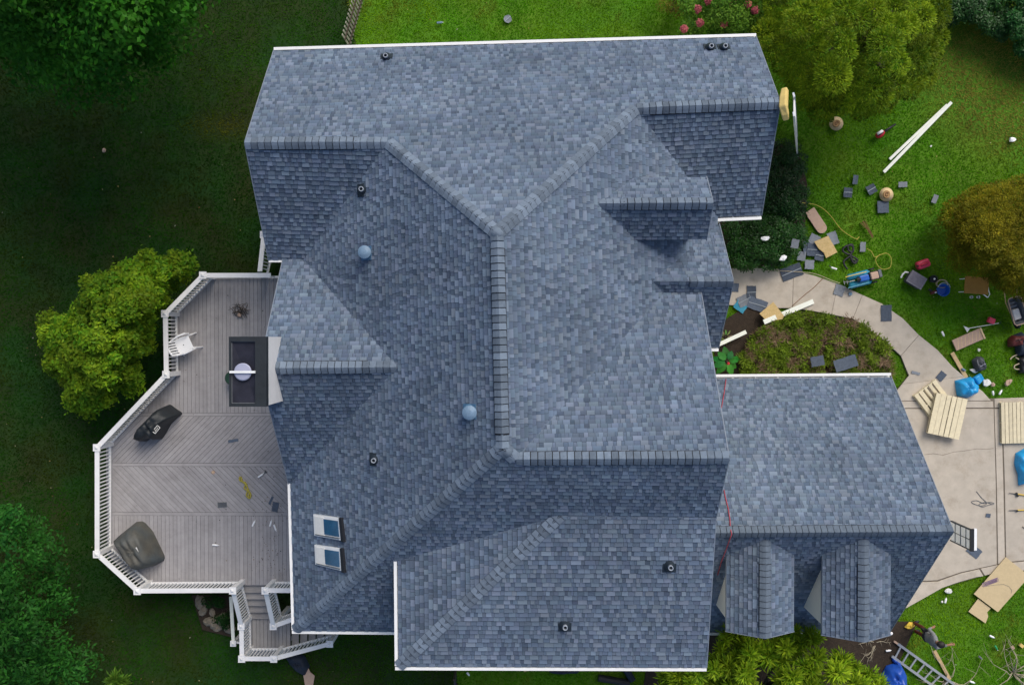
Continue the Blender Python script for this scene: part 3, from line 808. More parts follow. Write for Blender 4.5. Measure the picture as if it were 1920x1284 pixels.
def railing(a, b, base_a, base_b, tw=0.13):
    """a, b = post tops; base = floor height below each end"""
    a, b = V3(a), V3(b); d = (b - a); dh = V3((d.x, d.y, 0)); L = dh.length; t = dh / L
    a2, b2 = a + d * (0.06 / L) - V3((0, 0, 0.045)), b - d * (0.06 / L) - V3((0, 0, 0.045))
    m = MB(); m.bar(a2, b2, tw, 0.04); top = m.build('railing', M['white_paint'], deck, world=True)
    la, lb = V3((a2.x, a2.y, base_a + 0.12)), V3((b2.x, b2.y, base_b + 0.12))
    m = MB(); m.bar(la, lb, 0.06, 0.05); m.build('bottom_rail', M['white_paint'], top)
    n = max(2, int(round(L / 0.112)))
    for i in range(1, n):
        f = i / n; p, q = la.lerp(lb, f), a2.lerp(b2, f)
        m = MB(); ang = math.atan2(t.y, t.x)
        m.box((p.x, p.y, (p.z + q.z) / 2), (0.032, 0.032, q.z - p.z - 0.02), rz=ang); m.build('baluster', M['white_paint'], top)
    return top
A = [post(*p) for p in ((380, 516), (309, 588), (311, 702), (181, 839), (181, 1039), (257, 1108), (436, 1107))]
wallN = V3((U(511, 516, DZ + RH).x, A[0].y, DZ + RH))
railing(wallN, A[0], DZ, DZ)
for i in range(6): railing(A[i], A[i + 1], DZ, DZ)
p8 = post(497, 1107); p9_ = V3((U(553, 1107, DZ + RH).x, p8.y, DZ + RH)); railing(p8, p9_, DZ, DZ)
LZ = 0.85; LH = LZ + 0.95
Q1 = post(452, 1174, LZ, LH); Q2 = post(453, 1235, LZ, LH); Q3 = post(513, 1235, LZ, LH); Q5 = post(512, 1174, LZ, LH)
Q4 = post(618, 1207, 0.0, 0.98)
railing(A[6], Q1, DZ, LZ); railing(Q1, Q2, LZ, LZ); railing(Q2, Q3, LZ, LZ); railing(Q3, Q4, LZ, 0.05)
railing(p8, Q5, DZ, LZ); railing(Q5, V3((U(556, 1160, LH).x, U(556, 1160, LH).y, LH - 0.1)), LZ, LZ - 0.05)
# side stair behind the north rail
n1 = post(494, 440, 0.0, DZ + 0.35); railing(V3((U(486, 505, DZ + RH).x, A[0].y + 0.05, DZ + RH)), n1, DZ, 0.75)
# stairs: five treads to the landing, then five towards the house corner
sy0, sy1 = U(480, 1098, DZ).y, U(480, 1158, LZ).y
sx0, sx1 = U(456, 1100, DZ).x, U(492, 1100, DZ).x
sxa, sxb = U(470, 1158, LZ).x, U(507, 1158, LZ).x
k = 5
for i in range(k):
    f0, f1 = i / k, (i + 1) / k
    z = DZ - (DZ - LZ) * (i + 1) / (k + 0.0) + 0.0 + 0.02 * 0
    z = DZ - 0.15 * (i + 1)
    b = MB(); y0, y1 = sy0 + (sy1 - sy0) * f0, sy0 + (sy1 - sy0) * f1
    b.box(((sxa + sx0) / 2 + (sxb - sxa) / 2 + 0.0, (y0 + y1) / 2, z - 0.02), (sxb - sx0 + 0.05, abs(y1 - y0) - 0.006, 0.04)); b.build('stair_tread', M['step'], deck, world=True)
    b = MB(); b.box(((sxa + sx0) / 2 + (sxb - sxa) / 2, y0 + 0.012, z + 0.055), (sxb - sx0 + 0.05, 0.02, 0.11)); b.build('riser', M['step'], deck, world=True)
lx0, lx1 = U(459, 1190, LZ).x, U(542, 1190, LZ).x; ly0, ly1 = U(480, 1228, LZ).y, sy1
x = lx0
while x < lx1 - 0.02:
    b = MB(); b.box((x + PITCH / 2, (ly0 + ly1) / 2, LZ - 0.02), (PITCH - 0.009, abs(ly1 - ly0), 0.04)); b.build('landing_board', M['step'], deck, world=True); x += PITCH
b = MB(); b.box(((lx0 + lx1) / 2, (ly0 + ly1) / 2, LZ - 0.14), (lx1 - lx0, abs(ly1 - ly0) - 0.02, 0.18)); b.build('landing_frame', M['underlay'], deck, world=True)
for i in range(5):
    z = LZ - 0.16 * (i + 1); x0 = x + 0.22 * i
    b = MB(); b.box((x0 + 0.11, (ly0 + ly1) / 2 + 0.1, z - 0.02), (0.213, abs(ly1 - ly0) - 0.2, 0.04)); b.build('stair_tread', M['step'], deck, world=True)
# low gate post and rail below the stairs
gp = post(437, 1206, 0.0, 0.9, 0.10)
b = MB(); b.bar((gp.x, gp.y, 0.86), (U(433, 1118, 0.86).x, U(433, 1118, 0.86).y, 0.86), 0.10, 0.04); b.build('low_rail', M['trimboard'], deck, world=True)
b = MB(); b.bar((gp.x, gp.y, 0.80), (Q2.x, gp.y, 0.80), 0.06, 0.04); b.build('low_rail', M['white_paint'], deck, world=True)
# ------------------------------------------------------------------ paths, driveway, beds
def GU(px, py, z=0.0):
    v = U(px, py, z); return (v.x, v.y)
def in_poly(x, y, poly):
    """vectorised even-odd test in world xy"""
    x, y = np.asarray(x), np.asarray(y); r = np.zeros(x.shape, bool); n = len(poly)
    for i in range(n):
        (x0, y0), (x1, y1) = poly[i], poly[(i + 1) % n]
        if y0 == y1: continue
        c = ((y0 > y) != (y1 > y)) & (x < (x1 - x0) * (y - y0) / (y1 - y0) + x0)
        r ^= c
    return r
walk_out = [(1366, 503), (1430, 503), (1487, 506), (1530, 518), (1570, 532), (1616, 553), (1652, 569), (1692, 597), (1722, 628), (1757, 656), (1785, 687), (1807, 706), (1842, 734), (1857, 751)]
walk_in = [(1366, 572), (1430, 578), (1485, 578), (1520, 583), (1558, 590), (1598, 598), (1620, 612), (1651, 634), (1688, 667), (1697, 690), (1703, 704), (1690, 720), (1681, 731), (1683, 751)]
walkway = tag(bpy.data.objects.new('walkway', None), kind='structure'); COL.objects.link(walkway)
driveway = tag(bpy.data.objects.new('driveway', None), kind='structure'); COL.objects.link(driveway)
def slab(parent, pxs, z=0.045, gap=0.005, tilt=0.0):
    pts = [GU(*p) for p in pxs]
    c = (sum(p[0] for p in pts) / len(pts), sum(p[1] for p in pts) / len(pts))
    q = []
    for p in pts:
        d = math.hypot(p[0] - c[0], p[1] - c[1]); q.append((p[0] - (p[0] - c[0]) * gap / d, p[1] - (p[1] - c[1]) * gap / d))
    b = MB(); b.prism(q, -0.06, z + random.uniform(-0.003, 0.003)); return b.build('slab', M['concrete'], parent, bevel=0.008)
for i, j in ((0, 2), (2, 4), (4, 5), (5, 8), (8, 11), (11, 13)):
    slab(walkway, walk_out[i:j + 1] + walk_in[i:j + 1][::-1])
# driveway
slab(driveway, [(1600, 752), (1861, 752), (1862, 764), (1600, 765)])
slab(driveway, [(1600, 766), (1862, 766), (1866, 900), (1868, 1057), (1800, 1072), (1756, 1087), (1733, 1088), (1600, 1090)])
slab(driveway, [(1863, 766), (1876, 766), (1880, 900), (1883, 1054), (1870, 1057), (1867, 900)])
slab(driveway, [(1878, 766), (2060, 766), (2060, 1036), (1885, 1053), (1882, 900)])
slab(driveway, [(1863, 747), (2060, 740), (2060, 764), (1863, 764)])
slab(driveway, [(1600, 1092), (1733, 1090), (1757, 1089), (1800, 1074), (1835, 1066), (1843, 1079), (1829, 1081), (1797, 1090), (1766, 1101), (1734, 1119), (1700, 1138), (1600, 1170)])
slab(driveway, [(1837, 1065), (1884, 1055), (2060, 1038), (2060, 1058), (1925, 1068), (1857, 1075), (1845, 1078)])
jb = MB(); jb.prism([GU(*p) for p in [(1602, 753), (2055, 742), (2055, 1056), (1925, 1067), (1857, 1074), (1766, 1100), (1702, 1136), (1602, 1165)]], -0.06, 0.028)
jb.prism([GU(*p) for p in walk_out + walk_in[::-1]], -0.06, 0.027); tag(jb.build('joint_bed', M['joint'], driveway), kind='stuff')
# hairline crack across the big slab
cr = MB(); pts = [(1733, 852), (1750, 850), (1768, 853), (1788, 847), (1808, 845), (1832, 841), (1850, 842), (1863, 840)]
cr.tube([V3((*GU(*p, 0.047), 0.047)) for p in pts], 0.006, 4); cr.build('crack', M['joint'], driveway)
# mulch beds
flower_px = [(1340, 660), (1362, 598), (1400, 574), (1440, 588), (1500, 583), (1560, 592), (1598, 600), (1620, 614), (1651, 636), (1664, 655), (1668, 690), (1664, 712), (1340, 712)]
shrub_px = [(1440, 262), (1480, 275), (1503, 300), (1513, 345), (1508, 450), (1485, 480), (1450, 502), (1375, 501), (1345, 420), (1330, 300)]
for nm, pl in (('mulch_bed', flower_px), ('mulch_bed', shrub_px), ('mulch_bed', [(1225, 1165), (1720, 1165), (1690, 1230), (1640, 1330), (1200, 1330)]), ('mulch_bed', [(360, 1115), (440, 1115), (440, 1195), (380, 1180)])):
    b = MB(); b.prism([GU(*p) for p in pl], -0.08, 0.022); tag(b.build(nm, M['soil'], None), kind='structure')

# ------------------------------------------------------------------ grass
fl = [GU(*p) for p in flower_px]; sb = [GU(*p) for p in shrub_px]
wk = [GU(*p) for p in walk_out + walk_in[::-1]]
dv = [GU(*p) for p in [(1600, 752), (1857, 752), (2060, 740), (2060, 1058), (1925, 1068), (1857, 1075), (1829, 1081), (1797, 1090), (1766, 1101), (1734, 1119), (1700, 1138), (1600, 1170)]]
bd = [GU(*p) for p in [(1225, 1165), (1720, 1165), (1690, 1230), (1640, 1330), (1200, 1330)]]
def vnoise(x, y, seed, f0=0.25, octs=4):
    r = np.random.default_rng(seed); s = np.zeros_like(x); a = 1.0; tot = 0
    for o in range(octs):
        for k in range(5):
            th, ph, ff = r.uniform(0, 6.28), r.uniform(0, 6.28), f0 * 2 ** o * r.uniform(0.7, 1.4)
            s += a * np.sin((x * math.cos(th) + y * math.sin(th)) * 6.28 * ff + ph) / 5
        tot += a; a *= 0.62
    return 0.5 + 0.9 * s / tot
def lerp3(a, b, t): return np.asarray(a)[None] * (1 - t[:, None]) + np.asarray(b)[None] * t[:, None]
NB = 900000
gx, gy = RNG.uniform(-18.5, 18.5, NB), RNG.uniform(-13, 12.5, NB)
gpx = 980 + gx * 1680 / 28; gpy = 622 - gy * 1680 / 28
keep = ~((gx > -5.3) & (gx < 4.0) & (gy > -7.2) & (gy < 7.2))
keep &= ~((gx > 4.0) & (gx < 10.0) & (gy > -8.0) & (gy < -1.5))
for pl in (fl, sb, wk, dv, bd): keep &= ~in_poly(gx, gy, pl)
gx, gy, gpx, gpy = gx[keep], gy[keep], gpx[keep], gpy[keep]
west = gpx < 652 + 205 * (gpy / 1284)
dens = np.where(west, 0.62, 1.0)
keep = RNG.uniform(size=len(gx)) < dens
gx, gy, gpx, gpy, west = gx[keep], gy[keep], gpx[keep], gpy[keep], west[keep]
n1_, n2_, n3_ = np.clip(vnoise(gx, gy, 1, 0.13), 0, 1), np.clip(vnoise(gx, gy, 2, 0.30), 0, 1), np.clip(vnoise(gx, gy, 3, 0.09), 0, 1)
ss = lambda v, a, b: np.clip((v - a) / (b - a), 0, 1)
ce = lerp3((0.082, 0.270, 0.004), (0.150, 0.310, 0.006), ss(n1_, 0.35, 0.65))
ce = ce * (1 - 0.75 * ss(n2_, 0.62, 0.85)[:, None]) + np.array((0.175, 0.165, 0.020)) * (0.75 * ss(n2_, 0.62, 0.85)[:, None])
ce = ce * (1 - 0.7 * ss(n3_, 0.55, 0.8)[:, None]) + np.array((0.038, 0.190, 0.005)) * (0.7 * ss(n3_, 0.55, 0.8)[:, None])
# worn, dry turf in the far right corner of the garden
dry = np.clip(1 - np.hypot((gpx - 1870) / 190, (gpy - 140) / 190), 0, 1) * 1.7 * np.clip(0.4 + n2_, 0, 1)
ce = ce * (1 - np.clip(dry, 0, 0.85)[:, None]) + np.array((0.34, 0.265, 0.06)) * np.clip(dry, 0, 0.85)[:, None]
cw = lerp3((0.009, 0.056, 0.002), (0.018, 0.102, 0.002), ss(n1_, 0.3, 0.7))  # west blades: gloom of that side put into their darker green
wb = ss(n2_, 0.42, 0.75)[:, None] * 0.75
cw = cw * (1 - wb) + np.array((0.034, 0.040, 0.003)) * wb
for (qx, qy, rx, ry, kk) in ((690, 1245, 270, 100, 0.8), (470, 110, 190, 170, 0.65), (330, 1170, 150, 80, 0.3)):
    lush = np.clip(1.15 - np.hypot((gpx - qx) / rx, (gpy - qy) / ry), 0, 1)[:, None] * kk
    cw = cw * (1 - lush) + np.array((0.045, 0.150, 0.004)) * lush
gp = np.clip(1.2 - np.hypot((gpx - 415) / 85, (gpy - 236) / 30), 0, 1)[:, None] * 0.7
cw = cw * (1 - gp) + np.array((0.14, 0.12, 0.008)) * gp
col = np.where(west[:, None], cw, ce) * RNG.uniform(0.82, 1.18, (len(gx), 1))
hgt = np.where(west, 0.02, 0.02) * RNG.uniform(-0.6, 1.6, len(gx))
an = RNG.uniform(0, 6.283, len(gx)); ln = RNG.uniform(0.02, 0.075, len(gx)); wd = RNG.uniform(0.008, 0.018, len(gx))
N_ = len(gx); Vg = np.zeros((N_, 3, 3))
ca, sa = np.cos(an), np.sin(an)
Vg[:, 0] = np.stack([gx - sa * wd, gy + ca * wd, np.full(N_, -0.045)], 1)
Vg[:, 1] = np.stack([gx + sa * wd, gy - ca * wd, np.full(N_, -0.045)], 1)
Vg[:, 2] = np.stack([gx + ca * ln, gy + sa * ln, hgt], 1)
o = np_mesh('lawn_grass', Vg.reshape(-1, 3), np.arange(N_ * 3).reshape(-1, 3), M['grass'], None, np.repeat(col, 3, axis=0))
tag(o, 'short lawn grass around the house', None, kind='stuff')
# two ground sheets below the blades: west yard soil with the gloom put into its colour, green turf in the east
b = MB(); b.prism([GU(*p) for p in [(-900, -700), (652, -700), (652, 0), (857, 1284), (857, 2000), (-900, 2000)]], -0.09, -0.040); tag(b.build('west_yard', mt('west_gloom_soil', (0.007, 0.040, 0.0015), 0.95, 0.35, 1.4, col2=(0.018, 0.030, 0.002), bump=0.6, bscale=14), None), kind='structure')
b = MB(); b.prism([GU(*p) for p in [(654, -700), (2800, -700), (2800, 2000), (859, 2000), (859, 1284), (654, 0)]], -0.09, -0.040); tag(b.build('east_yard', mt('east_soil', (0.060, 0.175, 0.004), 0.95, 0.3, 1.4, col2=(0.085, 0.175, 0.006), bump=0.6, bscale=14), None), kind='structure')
# fallen leaves
lv = MB()
for i in range(420):
    px, py = random.uniform(-20, 1940), random.uniform(-20, 1300)
    v = U(px, py, 0.03)
    if (-5.5 < v.x < 10.2 and -8.2 < v.y < 7.3): continue
    if in_poly([v.x], [v.y], dv)[0] and random.random() < 0.8: continue
    s = random.uniform(0.012, 0.032); a = random.uniform(0, 6.28); zz = 0.06
    d = V3((math.cos(a), math.sin(a), random.uniform(-0.2, 0.2))) * s; e = V3((-math.sin(a), math.cos(a), random.uniform(-0.3, 0.3))) * s * 0.55
    c = V3((v.x, v.y, zz)); colr = random.choice([(0.35, 0.25, 0.10), (0.45, 0.40, 0.22), (0.22, 0.10, 0.04), (0.40, 0.38, 0.30)])
    lv.add([c - d, c + e, c + d, c - e], [(0, 1, 2, 3)], colr)
tag(lv.build('fallen_leaves', M['leaf'], None), 'dry leaves scattered over lawn and path', None, kind='stuff')

# ------------------------------------------------------------------ plants
def unit(a): return a / np.maximum(np.linalg.norm(a, axis=1, keepdims=True), 1e-9)
def leaf_cloud(name, clumps, n, size, wide, c0, c1, parent, mat='leaf', shell=0.55, up=0.7, rosette=False, top=0.8, clumpvar=0.25, squash=1.0):
    cl = np.asarray(clumps, float)
    w = cl[:, 3] ** 2; idx = RNG.choice(len(cl), n, p=w / w.sum())
    d = unit(RNG.normal(size=(n, 3)))
    fl_ = RNG.uniform(size=n) < top; d[:, 2] = np.where(fl_, np.abs(d[:, 2]), d[:, 2])
    rr = cl[idx, 3] * RNG.uniform(shell, 1.06, n) * np.where(RNG.uniform(size=n) < (0.02 if rosette else 0.12), RNG.uniform(1.0, 1.4, n), 1.0)
    dd = d.copy(); dd[:, 2] *= squash
    p = cl[idx, :3] + dd * rr[:, None]
    rnd = unit(RNG.normal(size=(n, 3)))
    nr = unit(d * 0.5 + np.array((0, 0, up)) + rnd * 0.55)
    if rosette:
        tt = unit(d * np.array((1, 1, 0.55)) + rnd * 0.35)
        b = unit(np.cross(tt, nr)); nr = np.cross(b, tt)
    else:
        tt = unit(np.cross(nr, unit(RNG.normal(size=(n, 3))))); b = np.cross(nr, tt)
    L = size * RNG.uniform(0.7, 1.3, n)[:, None]; W = L * wide
    V = np.stack([p - tt * L * 0.5, p + b * W * 0.5 + nr * L * 0.05, p + tt * L * 0.5 - nr * L * 0.08, p - b * W * 0.5 + nr * L * 0.05], 1)
    k = RNG.uniform(1 - clumpvar, 1 + clumpvar, len(cl))[idx] * RNG.uniform(0.75, 1.25, n)
    mixv = np.clip(RNG.uniform(0, 1, n) * 0.7 + RNG.uniform(0, 0.6, len(cl))[idx] * 0.6, 0, 1)
    col = lerp3(c0, c1, mixv) * k[:, None]
    return np_mesh(name, V.reshape(-1, 3), np.arange(n * 4).reshape(-1, 4), M[mat], parent, np.repeat(col, 4, axis=0))
def crown_clumps(poly, zb, zt, n, r0, r1, depth=0.5, centre=None, md=0.0):
    """clump centres filling a dome whose outline, seen from above, is the pixel polygon"""
    P = np.array(poly, float); c = np.array(centre) if centre else P.mean(0)
    out, got, miss = [], [], 0
    while len(out) < n:
        x, y = random.uniform(P[:, 0].min(), P[:, 0].max()), random.uniform(P[:, 1].min(), P[:, 1].max())
        if not in_poly([x], [y], [tuple(q) for q in P])[0]: continue
        if md and miss < 40 and any((x - a) ** 2 + (y - b) ** 2 < md * md for a, b in got): miss += 1; continue
        got.append((x, y)); md = md * 0.97 if miss >= 40 else md; miss = 0
        dv_ = np.array((x, y)) - c; L = np.hypot(*dv_); best = 1e9
        if L > 1e-6:
            u = dv_ / L
            for i in range(len(P)):
                a, b = P[i], P[(i + 1) % len(P)]; e = b - a
                den = u[0] * e[1] - u[1] * e[0]
                if abs(den) < 1e-9: continue
                t = ((a[0] - c[0]) * e[1] - (a[1] - c[1]) * e[0]) / den; s = ((a[0] - c[0]) * u[1] - (a[1] - c[1]) * u[0]) / den
                if t > 0 and 0 <= s <= 1: best = min(best, t)
        rho = min(1, L / best)
        z = zb + (zt - zb) * math.sqrt(max(0, 1 - rho ** 2)) * (1 - depth * random.random() ** 2)
        v = U(x, y, z); out.append((v.x, v.y, v.z, random.uniform(r0, r1)))
    return out
def trunk(parent, base, clumps, r=0.16, nl=9, mat='bark'):
    base = V3(base); cs = [V3(c[:3]) for c in clumps]
    zt = max(c.z for c in cs); mid = sum(cs, V3()) / len(cs)
    fork = base.lerp(V3((mid.x, mid.y, mid.z)), 0.55)
    b = MB(); b.tube([base - V3((0, 0, 0.1)), base.lerp(fork, 0.5) + V3((0.06, -0.04, 0)), fork], [r * 1.15, r * 0.9, r * 0.75], 8)
    o = b.build('trunk', M[mat], parent, smooth=True, world=True)
    for c in random.sample(cs, min(nl, len(cs))):
        b = MB(); m = fork.lerp(c, 0.5) + V3((random.uniform(-.15, .15), random.uniform(-.15, .15), random.uniform(0, .25)))
        b.tube([fork - V3((0, 0, 0.05)), m, c], [r * 0.5, r * 0.3, r * 0.08], 6); b.build('limb', M[mat], o, smooth=True)
def tree(name, label, cat, poly, zb, zt, nc, r0, r1, nleaf, size, wide, c0, c1, base=None, group=None, tr=0.15, nl=9, depth=0.5, centre=None, crown='crown', extra=(), md=0.0, **kw):
    cl = crown_clumps(poly, zb, zt, nc, r0, r1, depth, centre, md)
    for (x, y, z, r) in extra:
        v = U(x, y, z); cl.append((v.x, v.y, v.z, r))
    bx = base or (sum(p[0] for p in poly) / len(poly), sum(p[1] for p in poly) / len(poly))
    zmid = 0 if base else (zb + zt) / 2
    b0 = U(bx[0], bx[1], zmid); b0.z = 0
    t = thing(name, label, cat, b0, 0, group)
    trunk(t, b0, cl, tr, nl)
    o = leaf_cloud(crown, cl, nleaf, size, wide, c0, c1, t, **kw)
    o.matrix_parent_inverse = Matrix.Translation(-b0)
    return t
# big broadleaf trees along the left edge
tree('oak_tree', 'large dark green broadleaf tree in the top left corner', 'tree',
     [(-170, -260), (420, -260), (385, -20), (370, 40), (310, 90), (305, 140), (240, 150), (235, 190), (215, 165), (170, 170), (130, 168), (125, 140), (95, 145), (30, 90), (-60, 80), (-200, 60)],
     3.2, 9.5, 130, 0.45, 0.85, 42000, 0.14, 0.55, (0.010, 0.085, 0.004), (0.040, 0.16, 0.008), base=(150, -20), tr=0.28, nl=14, depth=0.8, centre=(130, -80), md=26, shell=0.5)
tree('maple_tree', 'dark green leafy tree at the left edge beside the lower deck', 'tree',
     [(-200, 990), (0, 945), (50, 950), (70, 1000), (110, 1030), (112, 1080), (90, 1110), (115, 1130), (80, 1175), (130, 1200), (165, 1225), (160, 1255), (110, 1280), (-60, 1380), (-220, 1300)],
     1.8, 6.5, 85, 0.35, 0.7, 24000, 0.13, 0.42, (0.010, 0.075, 0.010), (0.032, 0.135, 0.014), base=(0, 1130), tr=0.2, nl=9, centre=(-40, 1130), md=22, depth=0.8, shell=0.5)
tree('rhododendron', 'light green long-leaved shrub cut off by the bottom left edge', 'shrub',
     [(-60, 1290), (20, 1262), (60, 1268), (100, 1258), (150, 1262), (190, 1254), (225, 1268), (240, 1290), (220, 1380), (-60, 1380)],
     0.6, 2.2, 40, 0.22, 0.36, 5200, 0.19, 0.24, (0.05, 0.15, 0.015), (0.13, 0.22, 0.025), base=(90, 1330), tr=0.08, nl=9, rosette=True, shell=0.3)
tree('deck_shrub_tree', 'rounded bright green small tree against the left deck rail', 'tree',
     [(75, 620), (110, 590), (150, 575), (170, 520), (215, 515), (260, 490), (325, 480), (358, 488), (352, 508), (315, 548), (286, 588), (278, 650), (264, 690), (246, 728), (205, 752), (165, 770), (130, 745), (118, 715), (95, 690), (100, 650)],
     1.4, 4.6, 150, 0.14, 0.40, 34000, 0.12, 0.46, (0.045, 0.165, 0.006), (0.19, 0.275, 0.010), base=(240, 640), tr=0.14, nl=14, depth=0.9, shell=0.45, clumpvar=0.35, md=14)
# yellow-green conifer at the top right of the roof
CONIF = [(1405, 40), (1430, 0), (1450, -90), (1560, -160), (1700, -120), (1790, -40), (1765, 20), (1760, 70), (1735, 100), (1745, 130), (1715, 165), (1690, 180), (1668, 200), (1640, 205), (1610, 215), (1580, 205), (1545, 225), (1520, 190), (1500, 170), (1480, 140), (1455, 110), (1430, 90), (1410, 60)]
tree('cypress_tree', 'yellow-green feathery cypress tree by the top right roof corner', 'tree', CONIF,
     1.6, 6.6, 150, 0.22, 0.46, 90000, 0.085, 0.30, (0.050, 0.145, 0.004), (0.215, 0.285, 0.008), base=(1600, 100), tr=0.22, nl=14, depth=0.95, rosette=True, shell=0.80, clumpvar=0.4, md=27, top=0.9,
     extra=[(x, y, random.uniform(1.8, 3.6), random.uniform(0.26, 0.36)) for x, y in ((1545, 205), (1562, 190), (1582, 196), (1610, 200), (1640, 190), (1666, 184), (1512, 172), (1525, 185), (1490, 142), (1478, 120), (1458, 98), (1440, 78), (1425, 55), (1690, 165), (1716, 150), (1732, 122), (1744, 95), (1748, 70), (1752, 40), (1760, 12), (1700, 140), (1650, 165), (1600, 170))])
tree('crape_myrtle', 'pink flowering shrub between the roof gutter and the cypress', 'shrub',
     [(1262, 75), (1255, 40), (1280, 10), (1300, -50), (1420, -60), (1430, 0), (1425, 50), (1410, 75)],
     0.8, 3.4, 42, 0.22, 0.4, 11000, 0.09, 0.42, (0.03, 0.12, 0.010), (0.14, 0.26, 0.02), base=(1345, 30), tr=0.07, nl=14)
cm = bpy.data.objects['crape_myrtle']
for (px, py) in ((1308, 18), (1312, 42), (1366, 14), (1372, 4), (1357, 44), (1404, 9), (1416, 22), (1328, 2), (1280, 52)):
    c = U(px, py, 3.0); cl = [(c.x + random.uniform(-.05, .05), c.y + random.uniform(-.05, .05), c.z + random.uniform(-.05, .05), 0.10) for _ in range(1)]
    o = leaf_cloud('flower_head', cl, 170, 0.06, 0.8, (0.40, 0.07, 0.10), (0.55, 0.16, 0.16), cm); o.matrix_parent_inverse = Matrix.Translation(-cm.location)
tree('barberry_shrub', 'small olive shrub left of the pink flowering shrub', 'shrub', [(1235, 25), (1240, -20), (1290, -20), (1290, 15), (1265, 30)],
     0.3, 1.0, 16, 0.14, 0.25, 1800, 0.06, 0.4, (0.10, 0.12, 0.01), (0.19, 0.15, 0.02), tr=0.03, nl=6)
# hedges in the top right corner
tree('laurel_hedge', 'dark green hedge shrub at the top edge right of the cypress', 'shrub', [(1755, -40), (1850, -50), (1888, -10), (1886, 30), (1888, 68), (1858, 62), (1830, 35), (1812, 30), (1790, 40), (1762, 35)],
     0.3, 0.95, 90, 0.18, 0.30, 20000, 0.075, 0.45, (0.012, 0.055, 0.010), (0.035, 0.11, 0.02), tr=0.05, nl=6, mat='leaf_gloss')
tree('laurel_hedge', 'dark green hedge shrub at the right edge of the top corner', 'shrub', [(1885, -40), (1990, -40), (2000, 120), (1925, 105), (1905, 85), (1890, 55), (1880, 20)],
     0.3, 1.2, 90, 0.2, 0.32, 20000, 0.085, 0.45, (0.010, 0.06, 0.012), (0.03, 0.12, 0.02), tr=0.05, nl=6, mat='leaf_gloss')
tree('juniper_shrub', 'big rounded olive-brown shrub at the right edge of the lawn', 'shrub',
     [(1778, 440), (1775, 400), (1800, 375), (1850, 355), (1920, 340), (2010, 360), (2030, 460), (2000, 560), (1930, 560), (1890, 540), (1855, 510), (1810, 505), (1790, 490), (1795, 465)],
     0.5, 2.6, 260, 0.2, 0.34, 80000, 0.06, 0.36, (0.085, 0.105, 0.006), (0.25, 0.205, 0.010), base=(1900, 460), tr=0.08, nl=8, depth=0.35, rosette=True, shell=0.7, clumpvar=0.4, md=13)
# glossy evergreens in the bed under the right gable
tree('holly_shrub', 'dark glossy evergreen shrub below the right gable and ladder', 'shrub', [(1420, 300), (1450, 265), (1480, 275), (1505, 300), (1514, 345), (1505, 400), (1450, 405), (1400, 380)],
     0.3, 1.1, 75, 0.18, 0.30, 15000, 0.065, 0.45, (0.004, 0.026, 0.004), (0.014, 0.06, 0.008), tr=0.04, nl=6, mat='leaf_gloss')
tree('holly_shrub', 'dark glossy evergreen shrub beside the start of the concrete path', 'shrub', [(1350, 425), (1425, 405), (1505, 398), (1508, 450), (1485, 478), (1440, 500), (1372, 500)],
     0.3, 1.1, 75, 0.18, 0.30, 16000, 0.075, 0.40, (0.006, 0.04, 0.005), (0.03, 0.105, 0.012), tr=0.04, nl=6, mat='leaf_gloss')
# long-leaved tree at the bottom edge
tree('bay_tree', 'bright green long-leaved tree at the bottom edge below the garage dormers', 'tree',
     [(1225, 1290), (1245, 1262), (1300, 1255), (1340, 1225), (1345, 1195), (1375, 1160), (1385, 1150), (1405, 1190), (1440, 1205), (1475, 1180), (1500, 1172), (1540, 1185), (1520, 1205), (1555, 1215), (1590, 1235), (1640, 1260), (1665, 1290), (1640, 1380), (1400, 1420), (1220, 1380)],
     2.4, 4.4, 150, 0.2, 0.36, 24000, 0.19, 0.2, (0.10, 0.25, 0.008), (0.36, 0.47, 0.02), base=(1440, 1290), tr=0.12, nl=14, rosette=True, shell=0.25, depth=0.6, clumpvar=0.3,
     extra=[(x, y, 3.4, 0.22) for x, y in ((1385, 1160), (1378, 1177), (1396, 1182), (1402, 1202), (1360, 1198), (1350, 1216), (1490, 1184), (1515, 1192), (1470, 1194), (1450, 1203), (1532, 1190), (1500, 1204), (1425, 1210), (1340, 1235), (1320, 1250), (1290, 1264), (1262, 1272))])
# ground cover of the flower bed
cl = []
while len(cl) < 420:
    px, py = random.uniform(1375, 1668), random.uniform(590, 712)
    v = GU(px, py)
    if in_poly([v[0]], [v[1]], [GU(*p) for p in [(1385, 680), (1400, 635), (1450, 605), (1500, 590), (1600, 603), (1651, 638), (1668, 690), (1664, 712), (1390, 712)]])[0]:
        cl.append((v[0], v[1], random.uniform(0.10, 0.42), random.uniform(0.14, 0.24)))
tag(leaf_cloud('perennial_ground_cover', cl[:260], 30000, 0.10, 0.26, (0.07, 0.13, 0.010), (0.19, 0.27, 0.02), None, rosette=True, shell=0.2), 'matted green perennials in the bed above the garage', None, kind='stuff')
tag(leaf_cloud('dead_stem_cover', cl[260:], 12000, 0.13, 0.10, (0.10, 0.06, 0.035), (0.30, 0.21, 0.13), None, rosette=True, shell=0.2), 'brown dead stems among the perennials', None, kind='stuff')
